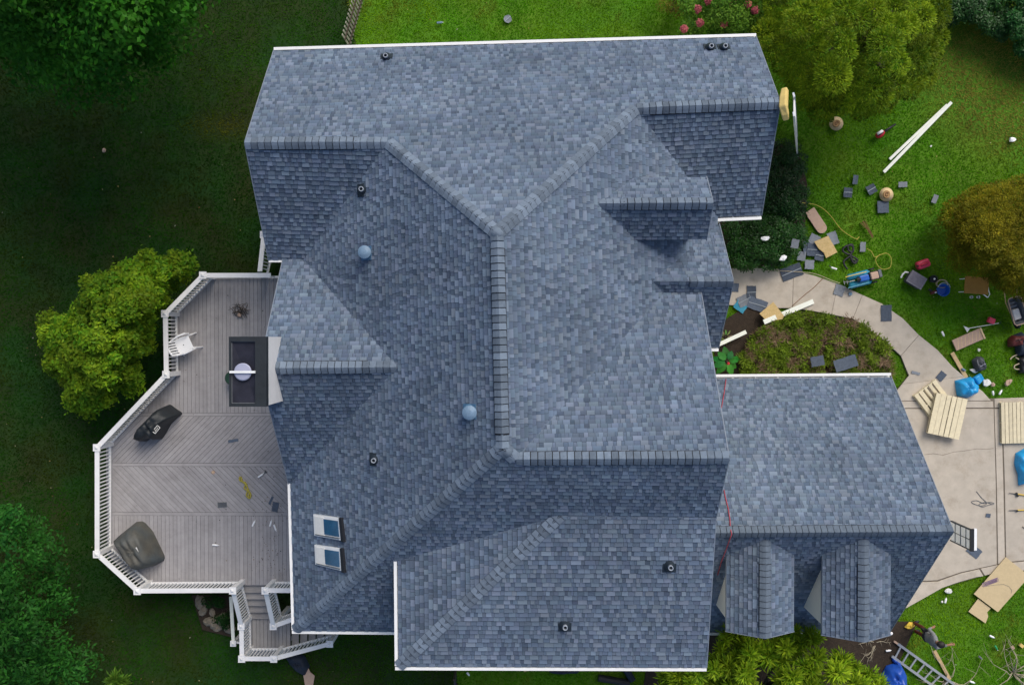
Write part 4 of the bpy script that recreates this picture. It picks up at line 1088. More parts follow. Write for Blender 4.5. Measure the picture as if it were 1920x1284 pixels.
def hosta(px, py, label, n, L, W, c0, c1, h=0.4):
    b0 = U(px, py, 0.3); b0.z = 0
    t = thing('leafy_plant', label, 'plant', b0)
    s = MB(); s.tube([(0, 0, -0.05), (0, 0, h * 0.8)], 0.02, 6); s.build('stem', M['bark'], t)
    for i in range(n):
        a = 2.4 * i + random.uniform(-.2, .2); e = random.uniform(0.15, 0.55); l = L * random.uniform(0.75, 1.1); w = W * random.uniform(0.85, 1.1)
        m = MB(); d = V3((math.cos(a), math.sin(a), 0)); sd = V3((-d.y, d.x, 0)); pts = []
        for f, ww in ((0.0, 0.05), (0.2, 0.7), (0.5, 1.0), (0.8, 0.6), (1.0, 0.02)):
            c = d * (0.06 + l * f) + V3((0, 0, h * (0.5 + 0.5 * e) + 0.35 * l * f * (1 - f) * 2 - 0.1 * f))
            pts.append([c - sd * w / 2 * ww + V3((0, 0, 0.03 * ww)), c, c + sd * w / 2 * ww + V3((0, 0, 0.03 * ww))])
        vs = [q for r_ in pts for q in r_]; k = random.uniform(0.8, 1.2); cc = tuple((c0[j] + (c1[j] - c0[j]) * random.random()) * k for j in range(3))
        m.add(vs, [(r_ * 3 + j, r_ * 3 + j + 1, r_ * 3 + j + 4, r_ * 3 + j + 3) for r_ in range(4) for j in range(2)], cc); m.build('leaf', M['leaf'], t, smooth=True)
    return t
hp = hosta(1362, 677, 'broad-leaved green plant in the corner between porch and garage', 11, 0.40, 0.22, (0.02, 0.13, 0.02), (0.055, 0.22, 0.04), 0.55)
m = MB(); m.lathe([(0.02, 0.0), (0.05, 0.03), (0.03, 0.07), (0.001, 0.08)], (-0.02, -0.06, 0.62), 8); m.build('flower', M['red'], hp, smooth=True)
hosta(1362, 632, 'small pale variegated plant beside the porch roof corner', 16, 0.20, 0.05, (0.10, 0.17, 0.05), (0.30, 0.34, 0.16), 0.25)
# bare twiggy shrub in the bottom right corner
def twigs(px, py, label, n, spread, seed, zt=0.9):
    rr = random.Random(seed); b0 = U(px, py, 0); t = thing('bare_shrub', label, 'shrub', b0)
    for i in range(n):
        a = rr.uniform(0, 6.28); l = spread * rr.uniform(0.5, 1.0); p = V3((0, 0, -0.05)); pts = [p]; d = V3((math.cos(a), math.sin(a), 0.9)); 
        for k in range(6):
            d = (d + V3((rr.uniform(-.5, .5), rr.uniform(-.5, .5), -0.28))).normalized(); p = p + d * l / 6; p.z = max(p.z, 0.03 + 0.02 * k); pts.append(p.copy())
        m = MB(); m.tube(pts, [0.016, 0.014, 0.012, 0.010, 0.007, 0.005, 0.003], 5); br = m.build('branch', M['twig'], t, smooth=True)
        for k in (2, 3, 4, 5):
            q = pts[k]; dd = V3((rr.uniform(-1, 1), rr.uniform(-1, 1), rr.uniform(0, .5))).normalized() * l * 0.28
            m = MB(); m.tube([q, q + dd * 0.5 + V3((0, 0, .03)), q + dd], [0.006, 0.004, 0.002], 4); m.build('twig', M['twig'], br)
twigs(1900, 1262, 'bare twiggy shrub at the right bottom corner', 16, 1.9, 3)
twigs(1775, 1275, 'bare arching twigs over the lower end of the ladder', 8, 1.7, 5)
twigs(1640, 1205, 'few bare twigs beside the top of the aluminium ladder', 6, 1.0, 9)
# ------------------------------------------------------------------ loose things
def ang(x0, y0, x1, y1): return math.atan2(-(y1 - y0), x1 - x0)
def put(name, label, cat, px, py, a=0.0, zt=0.0, base=0.0, group=None):
    """thing whose visible top (height zt) sits at a pixel and which stands on height base"""
    v = U(px, py, zt); v.z = base
    return thing(name, label, cat, v, a, group)
def resample(poly, n):
    P = [V3((p[0], p[1], 0)) for p in poly]; P.append(P[0]); L = [(P[i + 1] - P[i]).length for i in range(len(P) - 1)]; T = sum(L); out = []
    for k in range(n):
        d = T * k / n; i = 0
        while d > L[i]: d -= L[i]; i += 1
        out.append(P[i].lerp(P[i + 1], d / L[i]))
    return out
def lump(poly, h, rings=6, n=36, wob=0.1, flat=0.5, seed=1, edge=0.0, crease=0.0):
    """draped or heaped shape over an outline: flat = share of the outline that stays level on top"""
    rr = random.Random(seed); ph = [rr.uniform(0, 6.28) for _ in range(8)]
    O = resample(poly, n); c = sum(O, V3()) / n; b = MB(); vs = []
    for r in range(rings + 1):
        s = 1 - r / rings
        for i, p in enumerate(O):
            q = c + (p - c) * max(s, 0.02)
            f = 1.0 if s <= flat else math.sqrt(max(0, 1 - ((s - flat) / (1 - flat)) ** 2))
            a = 6.283 * i / n
            nz = wob * h * (math.sin(3 * a + ph[0] + 4 * s) * 0.5 + math.sin(q.x * 9 + ph[1]) * 0.4 + math.sin(q.y * 11 + ph[2]) * 0.4)
            nz += crease * h * abs(math.sin(q.x * 14 + q.y * 9 + ph[3]))
            vs.append(V3((q.x, q.y, edge + h * f + nz * min(1, f + 0.15))))
    for i in range(n): vs[i].z = 0.004
    fs = [(r * n + i, r * n + (i + 1) % n, (r + 1) * n + (i + 1) % n, (r + 1) * n + i) for r in range(rings) for i in range(n)]
    fs.append(tuple(rings * n + i for i in range(n)))
    ar = sum(O[i].x * O[(i + 1) % n].y - O[(i + 1) % n].x * O[i].y for i in range(n))
    if ar < 0: fs = [f[::-1] for f in fs]
    b.add(vs, fs); return b
def local(pxs, z, org): return [(U(x, y, z).x - org.x, U(x, y, z).y - org.y) for x, y in pxs]
def whole(b, name, label, cat, mat, loc, rz=0.0, group=None, **kw):
    """a thing that is a single mesh"""
    o = b.build(name, mat, None, loc=loc, rz=rz, **kw); return tag(o, label, cat, group)
K = 1 / 60.0

# ---- torn-off shingles scattered about
def scrap(px, py, w, h, deg, label, pale=False, line=False, curl=0.02, z=0.05, rnd=False):
    v = U(px, py, z + 0.02); v.z = z
    t = thing('loose_shingle', label, 'shingle', v, R(deg), 'torn-off shingles lying about')
    w, h = w * K, h * K; b = MB(); nx, ny = 5, 3; vs = []
    ph = random.uniform(0, 6)
    for k in (0.006, 0.0):
        for j in range(ny + 1):
            for i in range(nx + 1):
                x, y = (i / nx - .5) * w, (j / ny - .5) * h
                if rnd: s = 1 / max(1e-6, math.hypot(i / nx - .5, j / ny - .5) * 2) if math.hypot(i / nx - .5, j / ny - .5) > .5 else 1; x, y = x * s, y * s
                vs.append((x + 0.006 * math.sin(j * 3 + ph), y + 0.006 * math.sin(i * 2.3 + ph), k + 0.006 + curl * (0.5 + 0.5 * math.sin(i * 1.1 + ph)) * abs(i / nx - .5) * 2))
    m = (nx + 1) * (ny + 1); q = lambda i, j: j * (nx + 1) + i
    fs = [(q(i, j), q(i + 1, j), q(i + 1, j + 1), q(i, j + 1)) for i in range(nx) for j in range(ny)]
    fs += [tuple(m + a for a in f[::-1]) for f in fs]
    for i in range(nx): fs += [(q(i, 0), m + q(i, 0), m + q(i + 1, 0), q(i + 1, 0)), (q(i + 1, ny), m + q(i + 1, ny), m + q(i, ny), q(i, ny))]
    for j in range(ny): fs += [(q(0, j + 1), m + q(0, j + 1), m + q(0, j), q(0, j)), (q(nx, j), m + q(nx, j), m + q(nx, j + 1), q(nx, j + 1))]
    b.add(vs, fs); b.build('sheet', M['scrap_pale' if pale else 'scrap'], t)
    if line:
        b = MB(); b.box((0, 0, 0.03 + curl * 0.4), (w * 0.95, 0.022, 0.004), rz=0.05); b.build('sealant_strip', M['scrap_line'], t)
    return t
S = [
 (1604, 337, 9, 17, -8, 'upright dark shingle strip, topmost of the lawn scraps left of the hat', 0, 0),
 (1590, 361, 16, 18, -5, 'dark square shingle scrap, leftmost of three above the tan board', 0, 1),
 (1634, 355, 17, 17, 28, 'tilted dark shingle scrap just left of the lower straw hat', 0, 1),
 (1693, 346, 16, 10, 0, 'pale flat shingle scrap right of the lower straw hat', 1, 0),
 (1753, 373, 9, 16, -22, 'small pale shingle scrap near the olive-brown shrub', 1, 0),
 (1656, 388, 21, 22, 2, 'dark shingle square touching the lower straw hat', 0, 0),
 (1527, 449, 19, 18, -25, 'grey shingle scrap left behind the strand board on the grass', 1, 0),
 (1512, 464, 12, 23, 5, 'narrow dark shingle at the left of the heap by the strand board', 0, 0),
 (1523, 468, 19, 24, -5, 'ribbed dark shingle in the heap left of the strand board', 0, 1),
 (1537, 479, 17, 19, -12, 'dark shingle at the lower corner of the strand board', 0, 1),
 (1503, 480, 15, 17, -8, 'pale shingle scrap at the edge of the glossy shrub', 1, 0),
 (1518, 496, 17, 17, -3, 'pale square shingle alone on grass above the path', 1, 0),
 (1491, 457, 13, 16, -12, 'pale shingle scrap lying on the glossy shrub', 1, 0),
 (1562, 447, 17, 24, 20, 'grey shingle scrap behind the right side of the strand board', 1, 0),
 (1618, 463, 10, 18, -3, 'narrow pale shingle right of the black cord', 1, 0),
 (1484, 510, 40, 24, 20, 'long dark curled shingle strip at the path edge by the shrub', 0, 1),
 (1574, 544, 18, 20, -18, 'grey shingle on the path edge beside the blue cart', 1, 0),
 (1662, 587, 20, 30, 1, 'clean dark rectangular shingle alone on the curved path', 0, 0),
 (1409, 548, 17, 24, 0, 'upright shingle at the top of the heap on the path start', 0, 1),
 (1420, 571, 36, 22, -20, 'long dark shingle lying across the heap by the strand board', 0, 1),
 (1379, 539, 12, 16, -5, 'small dark shingle close to the porch ridge end', 0, 0),
 (1396, 563, 26, 20, 25, 'curled shingle nearest the porch roof in the path heap', 1, 1),
 (1533, 677, 24, 18, 10, 'dark shingle scrap, left of the two on the flower bed', 0, 0),
 (1586, 681, 42, 22, 18, 'long dark shingle strip, right of the two on the flower bed', 0, 0),
 (1717, 699, 16, 5, -15, 'thin purple-grey sliver on the path above the pallets', 1, 0),
 (1765, 705, 13, 17, -40, 'dark grey shingle piece above the tilted pallet', 0, 0),
 (1827, 1033, 25, 18, -38, 'dark grey rectangle lying beside the gridded panel', 0, 0),
 (1853, 966, 8, 7, -6, 'tiny dark square on the driveway below the wire coil', 0, 0),
 (952, 36, 15, 15, 40, 'round grey scrap with white line on the top lawn', 1, 1),
]
for (x, y, w, h, a, lb, pale, line) in S:
    z = 0.05
    if 'on the glossy shrub' in lb: z = 1.25
    if 'flower bed' in lb: z = 0.64
    scrap(x, y, w, h, a, lb, bool(pale), bool(line), z=z, rnd=('round grey' in lb))
t = scrap(1388, 575, 22, 16, -35, 'teal-backed shingle half under the porch roof edge', False, False); t.children[0].data.materials[0] = M['teal']
for (x, y, w, h, a, lb) in ((516, 950, 11, 17, -12, 'dark shingle scrap on the deck near the white roof edge'), (508, 938, 4, 15, -25, 'thin dark shingle sliver on the deck beside the square scrap'), (437, 826, 18, 5, 10, 'narrow dark shingle strip on the chevron boards')):
    t = scrap(x, y, w, h, a, lb, False, False, z=DZ + 0.004, curl=0.008)
g_ = put('floor_register', 'grey slotted metal register lying on the chevron boards', 'vent', 417, 946, R(3), DZ, DZ + 0.004)
b = MB(); b.box((0, 0, 0.008), (0.27, 0.15, 0.016)); b.build('plate', M['mid_grey'], g_)
for i in range(4):
    b = MB(); b.box((0, -0.05 + i * 0.033, 0.019), (0.24, 0.010, 0.006)); b.build('slot', M['dark_grey'], g_)

# ---- straw hats
def hat(px, py, label, a):
    t = put('straw_hat', label, 'hat', px, py, R(a), 0.12, 0.09, 'straw hats on the lawn')
    b = MB(); b.lathe([(0.215, 0.035), (0.20, 0.022), (0.15, 0.012), (0.105, 0.012)], (0, 0, 0), 28); b.lathe([(0.105, 0.002), (0.15, 0.002), (0.20, 0.012), (0.215, 0.025)], (0, 0, 0), 28); b.build('brim', M['straw'], t, smooth=True)
    b = MB(); b.lathe([(0.128, 0.01), (0.126, 0.05), (0.118, 0.075), (0.105, 0.082), (0.075, 0.064), (0.001, 0.056)], (0, 0, 0), 24, sx=1.0, sy=0.86); b.build('crown', mt('straw_mid', (0.36, 0.22, 0.10), 0.85, 0.2, 50), t, smooth=True)
    b = MB(); b.lathe([(0.132, 0.012), (0.130, 0.04)], (0, 0, 0), 24, sx=1.0, sy=0.86); b.build('band', M['straw_dark'], t)
    b = MB(); b.tube([(0.062 * math.cos(x) * 0.9, 0.045 * math.sin(x), 0.076) for x in np.linspace(-0.6, 4.0, 14)] + [(-0.02, -0.01, 0.074)], 0.011, 5); b.build('crease', M['straw_dark'], t)
hat(1568, 232, 'straw hat on shaded grass under the cypress', 40)
hat(1662, 365, 'straw hat on the sunny lawn above a dark shingle', 75)

# ---- white trim boards
def board(px0, py0, px1, py1, w, label, mat='trimboard', name='trim_board', cat='board', z=0.03, h=0.03, group=None, zt=None, z1=None):
    a, c = U(px0, py0, z), U(px1, py1, z1 if z1 is not None else z); o = (a + c) / 2; o.z = 0
    b = MB(); b.bar(a - o, c - o, w, h)
    k = b.build(name, M[mat], None, loc=o, bevel=0.003); return tag(k, label, cat, group)
board(1668, 299, 1776, 197, 0.085, 'upper of two long white trim boards crossed on the lawn', group='white trim boards on the lawn', z=0.05)
board(1657, 323, 1784, 192, 0.095, 'lower of two long white trim boards crossed on the lawn', group='white trim boards on the lawn', z=0.085)
board(1432, 604, 1525, 565, 0.15, 'white trim board from strand board out over the path', z=0.35, z1=0.08)
board(1345, 647, 1399, 622, 0.12, 'short white trim board poking out from under the porch roof', z=0.30)
board(1785, 661, 1812, 708, 0.12, 'raw wooden plank at the path edge above the blue tarp', 'lumber', 'plank')
board(1752, 1219, 1781, 1273, 0.10, 'wooden stake on the grass between person and ladder', 'lumber', 'stake')
board(1912, 1207, 1918, 1212, 0.10, 'small tan wood block at the right edge', 'foam', 'wood_block', 'block', h=0.08, z=0.05)

def sheet(pxs, label, mat, name='plywood_sheet', cat='plywood', z=0.05, th=0.016, tilt=0.0):
    pts = [U(x, y, z) for x, y in pxs]; o = sum(pts, V3()) / len(pts); o.z = 0
    b = MB(); b.prism([(p.x - o.x, p.y - o.y) for p in pts], (lambda x, y: z - th + tilt * x), (lambda x, y: z + tilt * x))
    k = b.build(name, M[mat], None, loc=o); return tag(k, label, cat)
sheet([(1527, 453), (1553, 442), (1570, 473), (1549, 484), (1545, 474), (1535, 466)], 'square strand board with broken corner on heap of shingles', 'osb', 'strand_board', 'board', 0.16, tilt=0.03)
sheet([(1424, 588), (1450, 566), (1470, 592), (1468, 598), (1440, 604)], 'strand board piece lying under the white trim board by the bed', 'osb', 'strand_board', 'board', 0.30, tilt=-0.02)
ps = sheet([(1826, 1113), (1886, 1044), (1925, 1075), (1925, 1086), (1871, 1147)], 'large tan plywood sheet with purple scrawl at the driveway edge', 'ply', z=0.10)
sheet([(1816, 1146), (1834, 1122), (1858, 1140), (1851, 1147), (1853, 1155), (1848, 1168)], 'smaller notched tan plywood offcut below the large sheet', 'ply', z=0.05)
# purple scrawl on the sheet
oc = ps.location
pts = []
for i in range(60):
    f = i / 59; x = 1843 + 28 * f + 3.0 * math.cos(i * 1.25); y = 1096 - 10 * f + 4.0 * math.sin(i * 1.25)
    pts.append(U(x, y, 0.106) - oc)
b = MB(); b.tube(pts, 0.008, 4, flat=0.4); b.build('scrawl', M['mauve'], ps)
b = MB(); b.tube([U(x, y, 0.105) - oc for x, y in ((1848, 1099), (1865, 1096), (1882, 1095), (1892, 1099), (1897, 1106), (1896, 1112))], 0.004, 4); b.build('pencil_line', M['mid_grey'], ps)
sheet([(975, 1250), (1005, 1250), (1000, 1255), (983, 1259)], 'corner of tan strand board poking out below the front gutter', 'osb', 'strand_board', 'board', 0.4)

def rounded(px0, py0, px1, py1, w, label, mat, name, cat, z=0.05, th=0.03, taper=1.0, rim=None):
    a, c = U(px0, py0, z), U(px1, py1, z); o = (a + c) / 2; L = (c - a).length; o.z = 0
    poly = [(-L / 2, -w / 2), (L / 2 - w / 2, -w / 2 * taper)] + [(L / 2 - w / 2 + math.cos(t) * w / 2, math.sin(t) * w / 2 * taper) for t in np.linspace(-1.4, 1.4, 9)] + [(L / 2 - w / 2, w / 2 * taper), (-L / 2, w / 2)]
    t = thing(name, label, cat, o, math.atan2(c.y - a.y, c.x - a.x))
    b = MB(); b.prism(poly, z - th, z); b.build('top', M[mat], t, bevel=0.006)
    return t, L
t, L = rounded(1518, 394, 1546, 436, 0.33, 'tan board with one rounded end on the lawn', 'cardboard', 'rounded_board', 'board', 0.06)
b = MB(); b.tube([(L / 2 - 0.2, -0.16, 0.063), (L / 2 - 0.16, 0.0, 0.064), (L / 2 - 0.2, 0.16, 0.063)], 0.006, 4); b.build('crease', M['lumber'], t)
t = put('padded_mat', 'beige quilted mat on the grass right of the path', 'mat', 1816, 636, ang(1790, 645, 1842, 622), 0.08, 0.05)
b = MB(); b.box((0, 0, 0.03), (0.98, 0.36, 0.05)); b.build('pad', M['cardboard'], t, bevel=0.02, seg=2)
b = MB(); b.box((0.45, 0, 0.065), (0.06, 0.37, 0.04)); b.build('rolled_edge', M['straw'], t, bevel=0.012)
for i in range(7):
    b = MB(); b.bar((-0.42 + i * 0.12, -0.16, 0.056), (-0.30 + i * 0.12, 0.16, 0.056), 0.012, 0.006); b.build('stitching', M['straw'], t)

# ---- pallets
def pallet(px, py, a, label, L, W, n, zb=0.05, tiltx=0.0, gaps=None):
    t = put('pallet', label, 'pallet', px, py, a, zb + 0.12, zb, 'wooden pallets on the driveway')
    t.rotation_euler = (tiltx, 0, a)
    bw = W / n
    for i in range(n):
        k = bw * (0.86 if not gaps else random.choice(gaps))
        b = MB(); b.box((0, -W / 2 + bw * (i + 0.5), 0.115), (L, k, 0.018)); b.build('top_board', M['pallet'], t)
    for x in (-L / 2 + 0.03, 0, L / 2 - 0.03):
        b = MB(); b.box((x, 0, 0.06), (0.04, W - 0.01, 0.09)); b.build('stringer', M['pallet'], t)
    for y in (-W / 2 + 0.05, 0, W / 2 - 0.05):
        b = MB(); b.box((0, y, 0.008), (L, 0.09, 0.015)); b.build('bottom_board', M['pallet'], t)
pallet(1752, 750, ang(1716, 728, 1757, 782), 'pallet with wide gaps leaning half under another pallet', 0.98, 0.86, 5, 0.05, gaps=(0.45, 0.6, 0.75))
pallet(1777, 780, ang(1752, 822, 1770, 738), 'middle pallet lying on top of a tilted one', 1.27, 0.98, 6, 0.20, gaps=(0.9, 0.96, 0.82))
pallet(1917, 792, ang(1880, 833, 1878, 753), 'neat slatted pallet at the right edge of the driveway', 1.27, 1.30, 11, 0.05)

# ---- blue tarps
def heap(pxs, label, mat, h, name='tarp', cat='tarp', z=0.05, wob=0.18, flat=0.3, crease=0.15, seed=1, n=40, rings=7, group=None, smooth=True):
    o = sum((U(x, y, z) for x, y in pxs), V3()) / len(pxs); o.z = z
    b = lump(local(pxs, z + h * 0.4, o), h, rings, n, wob, flat, seed, 0.0, crease)
    k = b.build(name, M[mat], None, loc=o, smooth=smooth); return tag(k, label, cat, group)
heap([(1793, 714), (1824, 706), (1830, 718), (1836, 722), (1834, 736), (1818, 746), (1797, 743), (1795, 730)], 'crumpled bright blue tarp lying above the pallets', 'tarp', 0.28, seed=4)
heap([(1824, 708), (1838, 699), (1845, 711), (1834, 722)], 'folded blue tarp square beside the crumpled tarp', 'tarp', 0.10, seed=5, flat=0.8, wob=0.05)
heap([(1908, 850), (1930, 838), (1945, 900), (1913, 912), (1912, 890), (1905, 870)], 'blue tarp cut off by the right edge of the driveway', 'tarp', 0.3, seed=6)
heap([(1655, 1268), (1665, 1250), (1690, 1243), (1700, 1262), (1702, 1290), (1660, 1295)], 'deep blue tarp heap left of the ladder', 'tarp_dark', 0.35, seed=7)
heap([(1672, 1232), (1690, 1243), (1686, 1248), (1674, 1240)], 'small blue tarp end under the ladder top', 'tarp_dark', 0.1, seed=8)
heap([(1028, 1250), (1090, 1250), (1085, 1262), (1030, 1262)], 'dark blue tarp below the middle of the front gutter', 'navy', 0.2, seed=9)
nv = heap([(533, 1228), (548, 1222), (570, 1230), (580, 1250), (572, 1268), (556, 1258), (542, 1244)], 'dark navy sheet dropped on the grass below the landing rail', 'navy', 0.25, name='roofing_felt', cat='felt', seed=10)
sheet([(568, 1262), (576, 1258), (578, 1252), (582, 1260), (590, 1266), (586, 1290), (573, 1290)], 'tan cardboard piece at the end of the navy sheet', 'cardboard', 'cardboard', 'cardboard', 0.1)

# ---- deck furniture
def cover_heap(pxs, label, mat, h, seed):
    o = sum((U(x, y, DZ) for x, y in pxs), V3()) / len(pxs); o.z = DZ
    t = thing('covered_grill', label, 'grill', o)
    b = lump(local(pxs, DZ + h * 0.55, o), h, 8, 44, 0.05, 0.45, seed, 0.0, 0.10); b.build('cover', M[mat], t, smooth=True)
    return t, o
t, o = cover_heap([(248, 825), (260, 832), (275, 823), (292, 827), (300, 815), (310, 797), (332, 777), (318, 768), (308, 760), (297, 764), (255, 807)], 'black covered grill with white badge near the angled deck rail', 'cover', 0.85, 2)
def badge(t, o, px, py, a, w, h, z, solid=False):
    c = U(px, py, z) - o; b = MB(); Mx = Matrix.Rotation(a, 3, 'Z')
    f = lambda x, y: c + Mx @ V3((x * w / 2, y * h / 2, 0))
    if solid:
        b.box(c, (w, h, 0.01), rz=a); b.build('badge', M['paper'], t)
        b = MB(); b.tube([f(-0.2, 0.4) + V3((0, 0, .008)), f(0.0, -0.4) + V3((0, 0, .008)), f(0.3, 0.5) + V3((0, 0, .008))], 0.006, 4); b.build('badge_mark', M['mid_grey'], t); return
    for p, q in (((-1, -1), (1, -1)), ((1, -1), (1, 1)), ((1, 1), (-1, 1)), ((-1, 1), (-1, -1))): b.bar(f(*p), f(*q), 0.016, 0.008)
    b.tube([f(-0.6, -0.4), f(-0.3, 0.4), f(-0.1, -0.3), f(0.15, 0.4), f(0.35, -0.4), f(0.6, 0.4)], 0.009, 4)
    b.build('badge', M['paper'], t)
badge(t, o, 293, 805, ang(288, 811, 297, 800), 0.22, 0.10, DZ + 0.88)
t, o = cover_heap([(211, 1010), (231, 994), (245, 983), (258, 983), (275, 1001), (298, 1049), (298, 1057), (280, 1067), (256, 1072), (231, 1049)], 'large grey-green covered grill in the lower left deck corner', 'cover2', 0.8, 5)
badge(t, o, 256, 1031, ang(254, 1026, 258, 1036), 0.16, 0.07, DZ + 0.85, True)
# white plastic chair
t = put('plastic_chair', 'white moulded plastic chair beside the left deck railing', 'chair', 345, 646, R(205), DZ + 0.45, DZ)
b = MB(); b.prism([(-0.21, -0.20), (0.0, -0.235), (0.21, -0.23), (0.24, -0.12), (0.24, 0.12), (0.21, 0.23), (0.0, 0.235), (-0.21, 0.20)], 0.41, 0.44); b.build('seat', M['plastic_white'], t, bevel=0.012, seg=2)
b = MB(); b.lathe([(0.018, 0.0), (0.001, 0.004)], (0.02, 0, 0.442), 12); b.build('drain_hole', M['mid_grey'], t)
bk = MB()
for i in range(6):
    y = -0.20 + i * 0.08
    bk.bar((0.235 - 0.6 * y * y, y, 0.43), (0.33 - 0.8 * y * y, y, 0.83), 0.055 if i in (0, 5) else 0.04, 0.02)
bk.tube([(0.33 - 0.8 * y * y, y, 0.84) for y in np.linspace(-0.22, 0.22, 9)], 0.028, 6)
bk.build('backrest', M['plastic_white'], t)
for x, y in ((-0.22, -0.2), (-0.22, 0.2), (0.2, -0.2), (0.2, 0.2)):
    b = MB(); b.tube([(x * 0.9, y * 0.95, 0.42), (x * 1.45, y * 1.15, 0.0)], [0.03, 0.02], 6); b.build('leg', M['plastic_white'], t)
for s in (-1, 1):
    b = MB(); b.tube([(0.28, s * 0.22, 0.62), (0.0, s * 0.27, 0.63), (-0.2, s * 0.26, 0.60), (-0.25, s * 0.235, 0.42)], [0.02, 0.028, 0.028, 0.02], 6); b.build('armrest', M['plastic_white'], t)
# brushwood on the deck
t = put('brushwood_pile', 'small heap of dead twigs and leaves on the upper deck', 'debris', 451, 583, 0, DZ, DZ)
for i in range(60):
    a = random.uniform(0, 6.28); r = random.uniform(0.02, 0.24); c = V3((r * math.cos(a), r * math.sin(a) * 1.0, random.uniform(0.01, 0.08))); a2 = random.uniform(0, 6.28); l = random.uniform(0.04, 0.16)
    b = MB(); d = V3((math.cos(a2), math.sin(a2), random.uniform(-.2, .2))) * l; b.tube([c - d, c + V3((.01, .01, .02)), c + d], [0.004, 0.007, 0.003], 4); b.build('stick', M['bark'] if i % 4 else M['dark_grey'], t)
b = MB(); b.lathe([(0.05, 0.0), (0.06, 0.02), (0.001, 0.04)], (-0.02, -0.12, 0.05), 6); b.build('dry_leaf', M['cardboard'], t)
# yellow rope on deck
def rope(name, label, cat, pts, r, mat, z=0.05, group=None):
    P = [U(p[0], p[1], p[2] if len(p) > 2 else z) for p in pts]; o = sum(P, V3()) / len(P); o.z = min(p.z for p in P)
    b = MB(); b.tube([p - o for p in P], r, 6); k = b.build(name, M[mat], None, loc=o, smooth=True); return tag(k, label, cat, group)
def smooth_path(pts, k=6):
    out = []; n = len(pts)
    for i in range(n - 1):
        p0, p1, p2, p3 = pts[max(i - 1, 0)], pts[i], pts[i + 1], pts[min(i + 2, n - 1)]
        for j in range(k):
            t = j / k
            out.append(tuple(0.5 * (2 * b + (c - a) * t + (2 * a - 5 * b + 4 * c - d) * t * t + (3 * b - a - 3 * c + d) * t ** 3) for a, b, c, d in zip(p0, p1, p2, p3)))
    out.append(pts[-1]); return out
rope('rope_bundle', 'bundled yellow rope lying on the deck boards', 'rope', smooth_path([(450, 893), (449, 899), (453, 902), (452, 894), (455, 903), (460, 908), (458, 915), (464, 920), (462, 928), (468, 934), (470, 926), (465, 918), (462, 908), (458, 903), (463, 912), (467, 922), (466, 932)]), 0.022, 'rope_yellow', DZ + 0.03)
t = put('can_cover', 'small pale round lid on the chevron deck boards', 'lid', 400, 885, 0, DZ, DZ)
b = MB(); b.lathe([(0.055, 0), (0.055, 0.02), (0.045, 0.02), (0.045, 0.012), (0.001, 0.012)], (0, 0, 0), 16); b.build('disc', M['cardboard'], t)
b = MB(); b.lathe([(0.02, 0.012), (0.02, 0.03), (0.001, 0.03)], (0, 0, 0), 10); b.build('knob', M['straw'], t)
for (x, y, a, l, lb) in ((489, 891, 35, 0.17, 'white caulk tube beside a dark scrap near the roof edge'), (476, 981, 65, 0.17, 'white caulk tube, leftmost of three on the lower deck'), (508, 981, 75, 0.16, 'white caulk tube, middle of three on the lower deck'), (516, 988, -70, 0.17, 'white caulk tube, rightmost of three on the lower deck'), (404, 1021, -5, 0.16, 'white caulk tube alone on the lower deck boards')):
    t = put('caulk_tube', lb, 'tube', x, y, R(a), DZ, DZ, 'white caulk tubes on the deck')
    b = MB(); b.tube([(-l / 2, 0, 0.03), (l / 2, 0, 0.03)], 0.026, 10); b.build('barrel', M['plastic_white'], t)
    b = MB(); b.tube([(l / 2, 0, 0.03), (l / 2 + 0.05, 0, 0.03)], [0.010, 0.005], 8); b.build('nozzle', M['plastic_white'], t)
t = put('scraper', 'small dark putty knife beside a white tube on the deck', 'scraper', 497, 886, R(40), DZ, DZ)
b = MB(); b.prism([(-0.02, -0.012), (0.06, -0.05), (0.06, 0.05), (-0.02, 0.012)], 0.004, 0.012); b.build('blade', M['dark_grey'], t)
b = MB(); b.tube([(-0.09, 0, 0.014), (-0.02, 0, 0.014)], 0.012, 6); b.build('handle', M['black'], t)
t = put('hose_reel', 'dark green hose reel half hidden under the chimney chase', 'reel', 428, 709, 0, DZ + 0.5, DZ)
b = MB(); b.lathe([(0.17, 0.1), (0.20, 0.15), (0.20, 0.45), (0.17, 0.5), (0.001, 0.5)], (0.08, 0, 0), 18); b.build('drum', M['dark_green'], t, smooth=False)
b = MB(); b.box((0.08, 0, 0.05), (0.3, 0.3, 0.1)); b.build('base', M['dark_green'], t)
# dirt and leaf crumbs on the deck boards
lt = MB(); rr = random.Random(5)
for i in range(230):
    near = rr.random() < 0.7
    px, py = (rr.gauss(505, 22), rr.uniform(880, 1080)) if near else (rr.uniform(215, 535), rr.uniform(540, 1085))
    v = U(px, py, DZ)
    if v.x > swc.x + 0.2 or not in_poly([v.x], [v.y], outl2)[0]: continue
    s_ = rr.uniform(0.006, 0.022); a_ = rr.uniform(0, 6.28); e_ = V3((math.cos(a_), math.sin(a_), 0)) * s_; f_ = V3((-e_.y, e_.x, 0)) * rr.uniform(0.4, 1.0); c_ = V3((v.x, v.y, DZ + 0.008))
    lt.add([c_ - e_, c_ + f_, c_ + e_, c_ - f_ + V3((0, 0, 0.006))], [(0, 1, 2, 3)], rr.choice([(0.04, 0.035, 0.03), (0.07, 0.055, 0.04), (0.16, 0.10, 0.05), (0.03, 0.03, 0.035)]))
tag(lt.build('deck_litter', M['leaf'], None), 'dirt and leaf crumbs on the deck', None, kind='stuff')
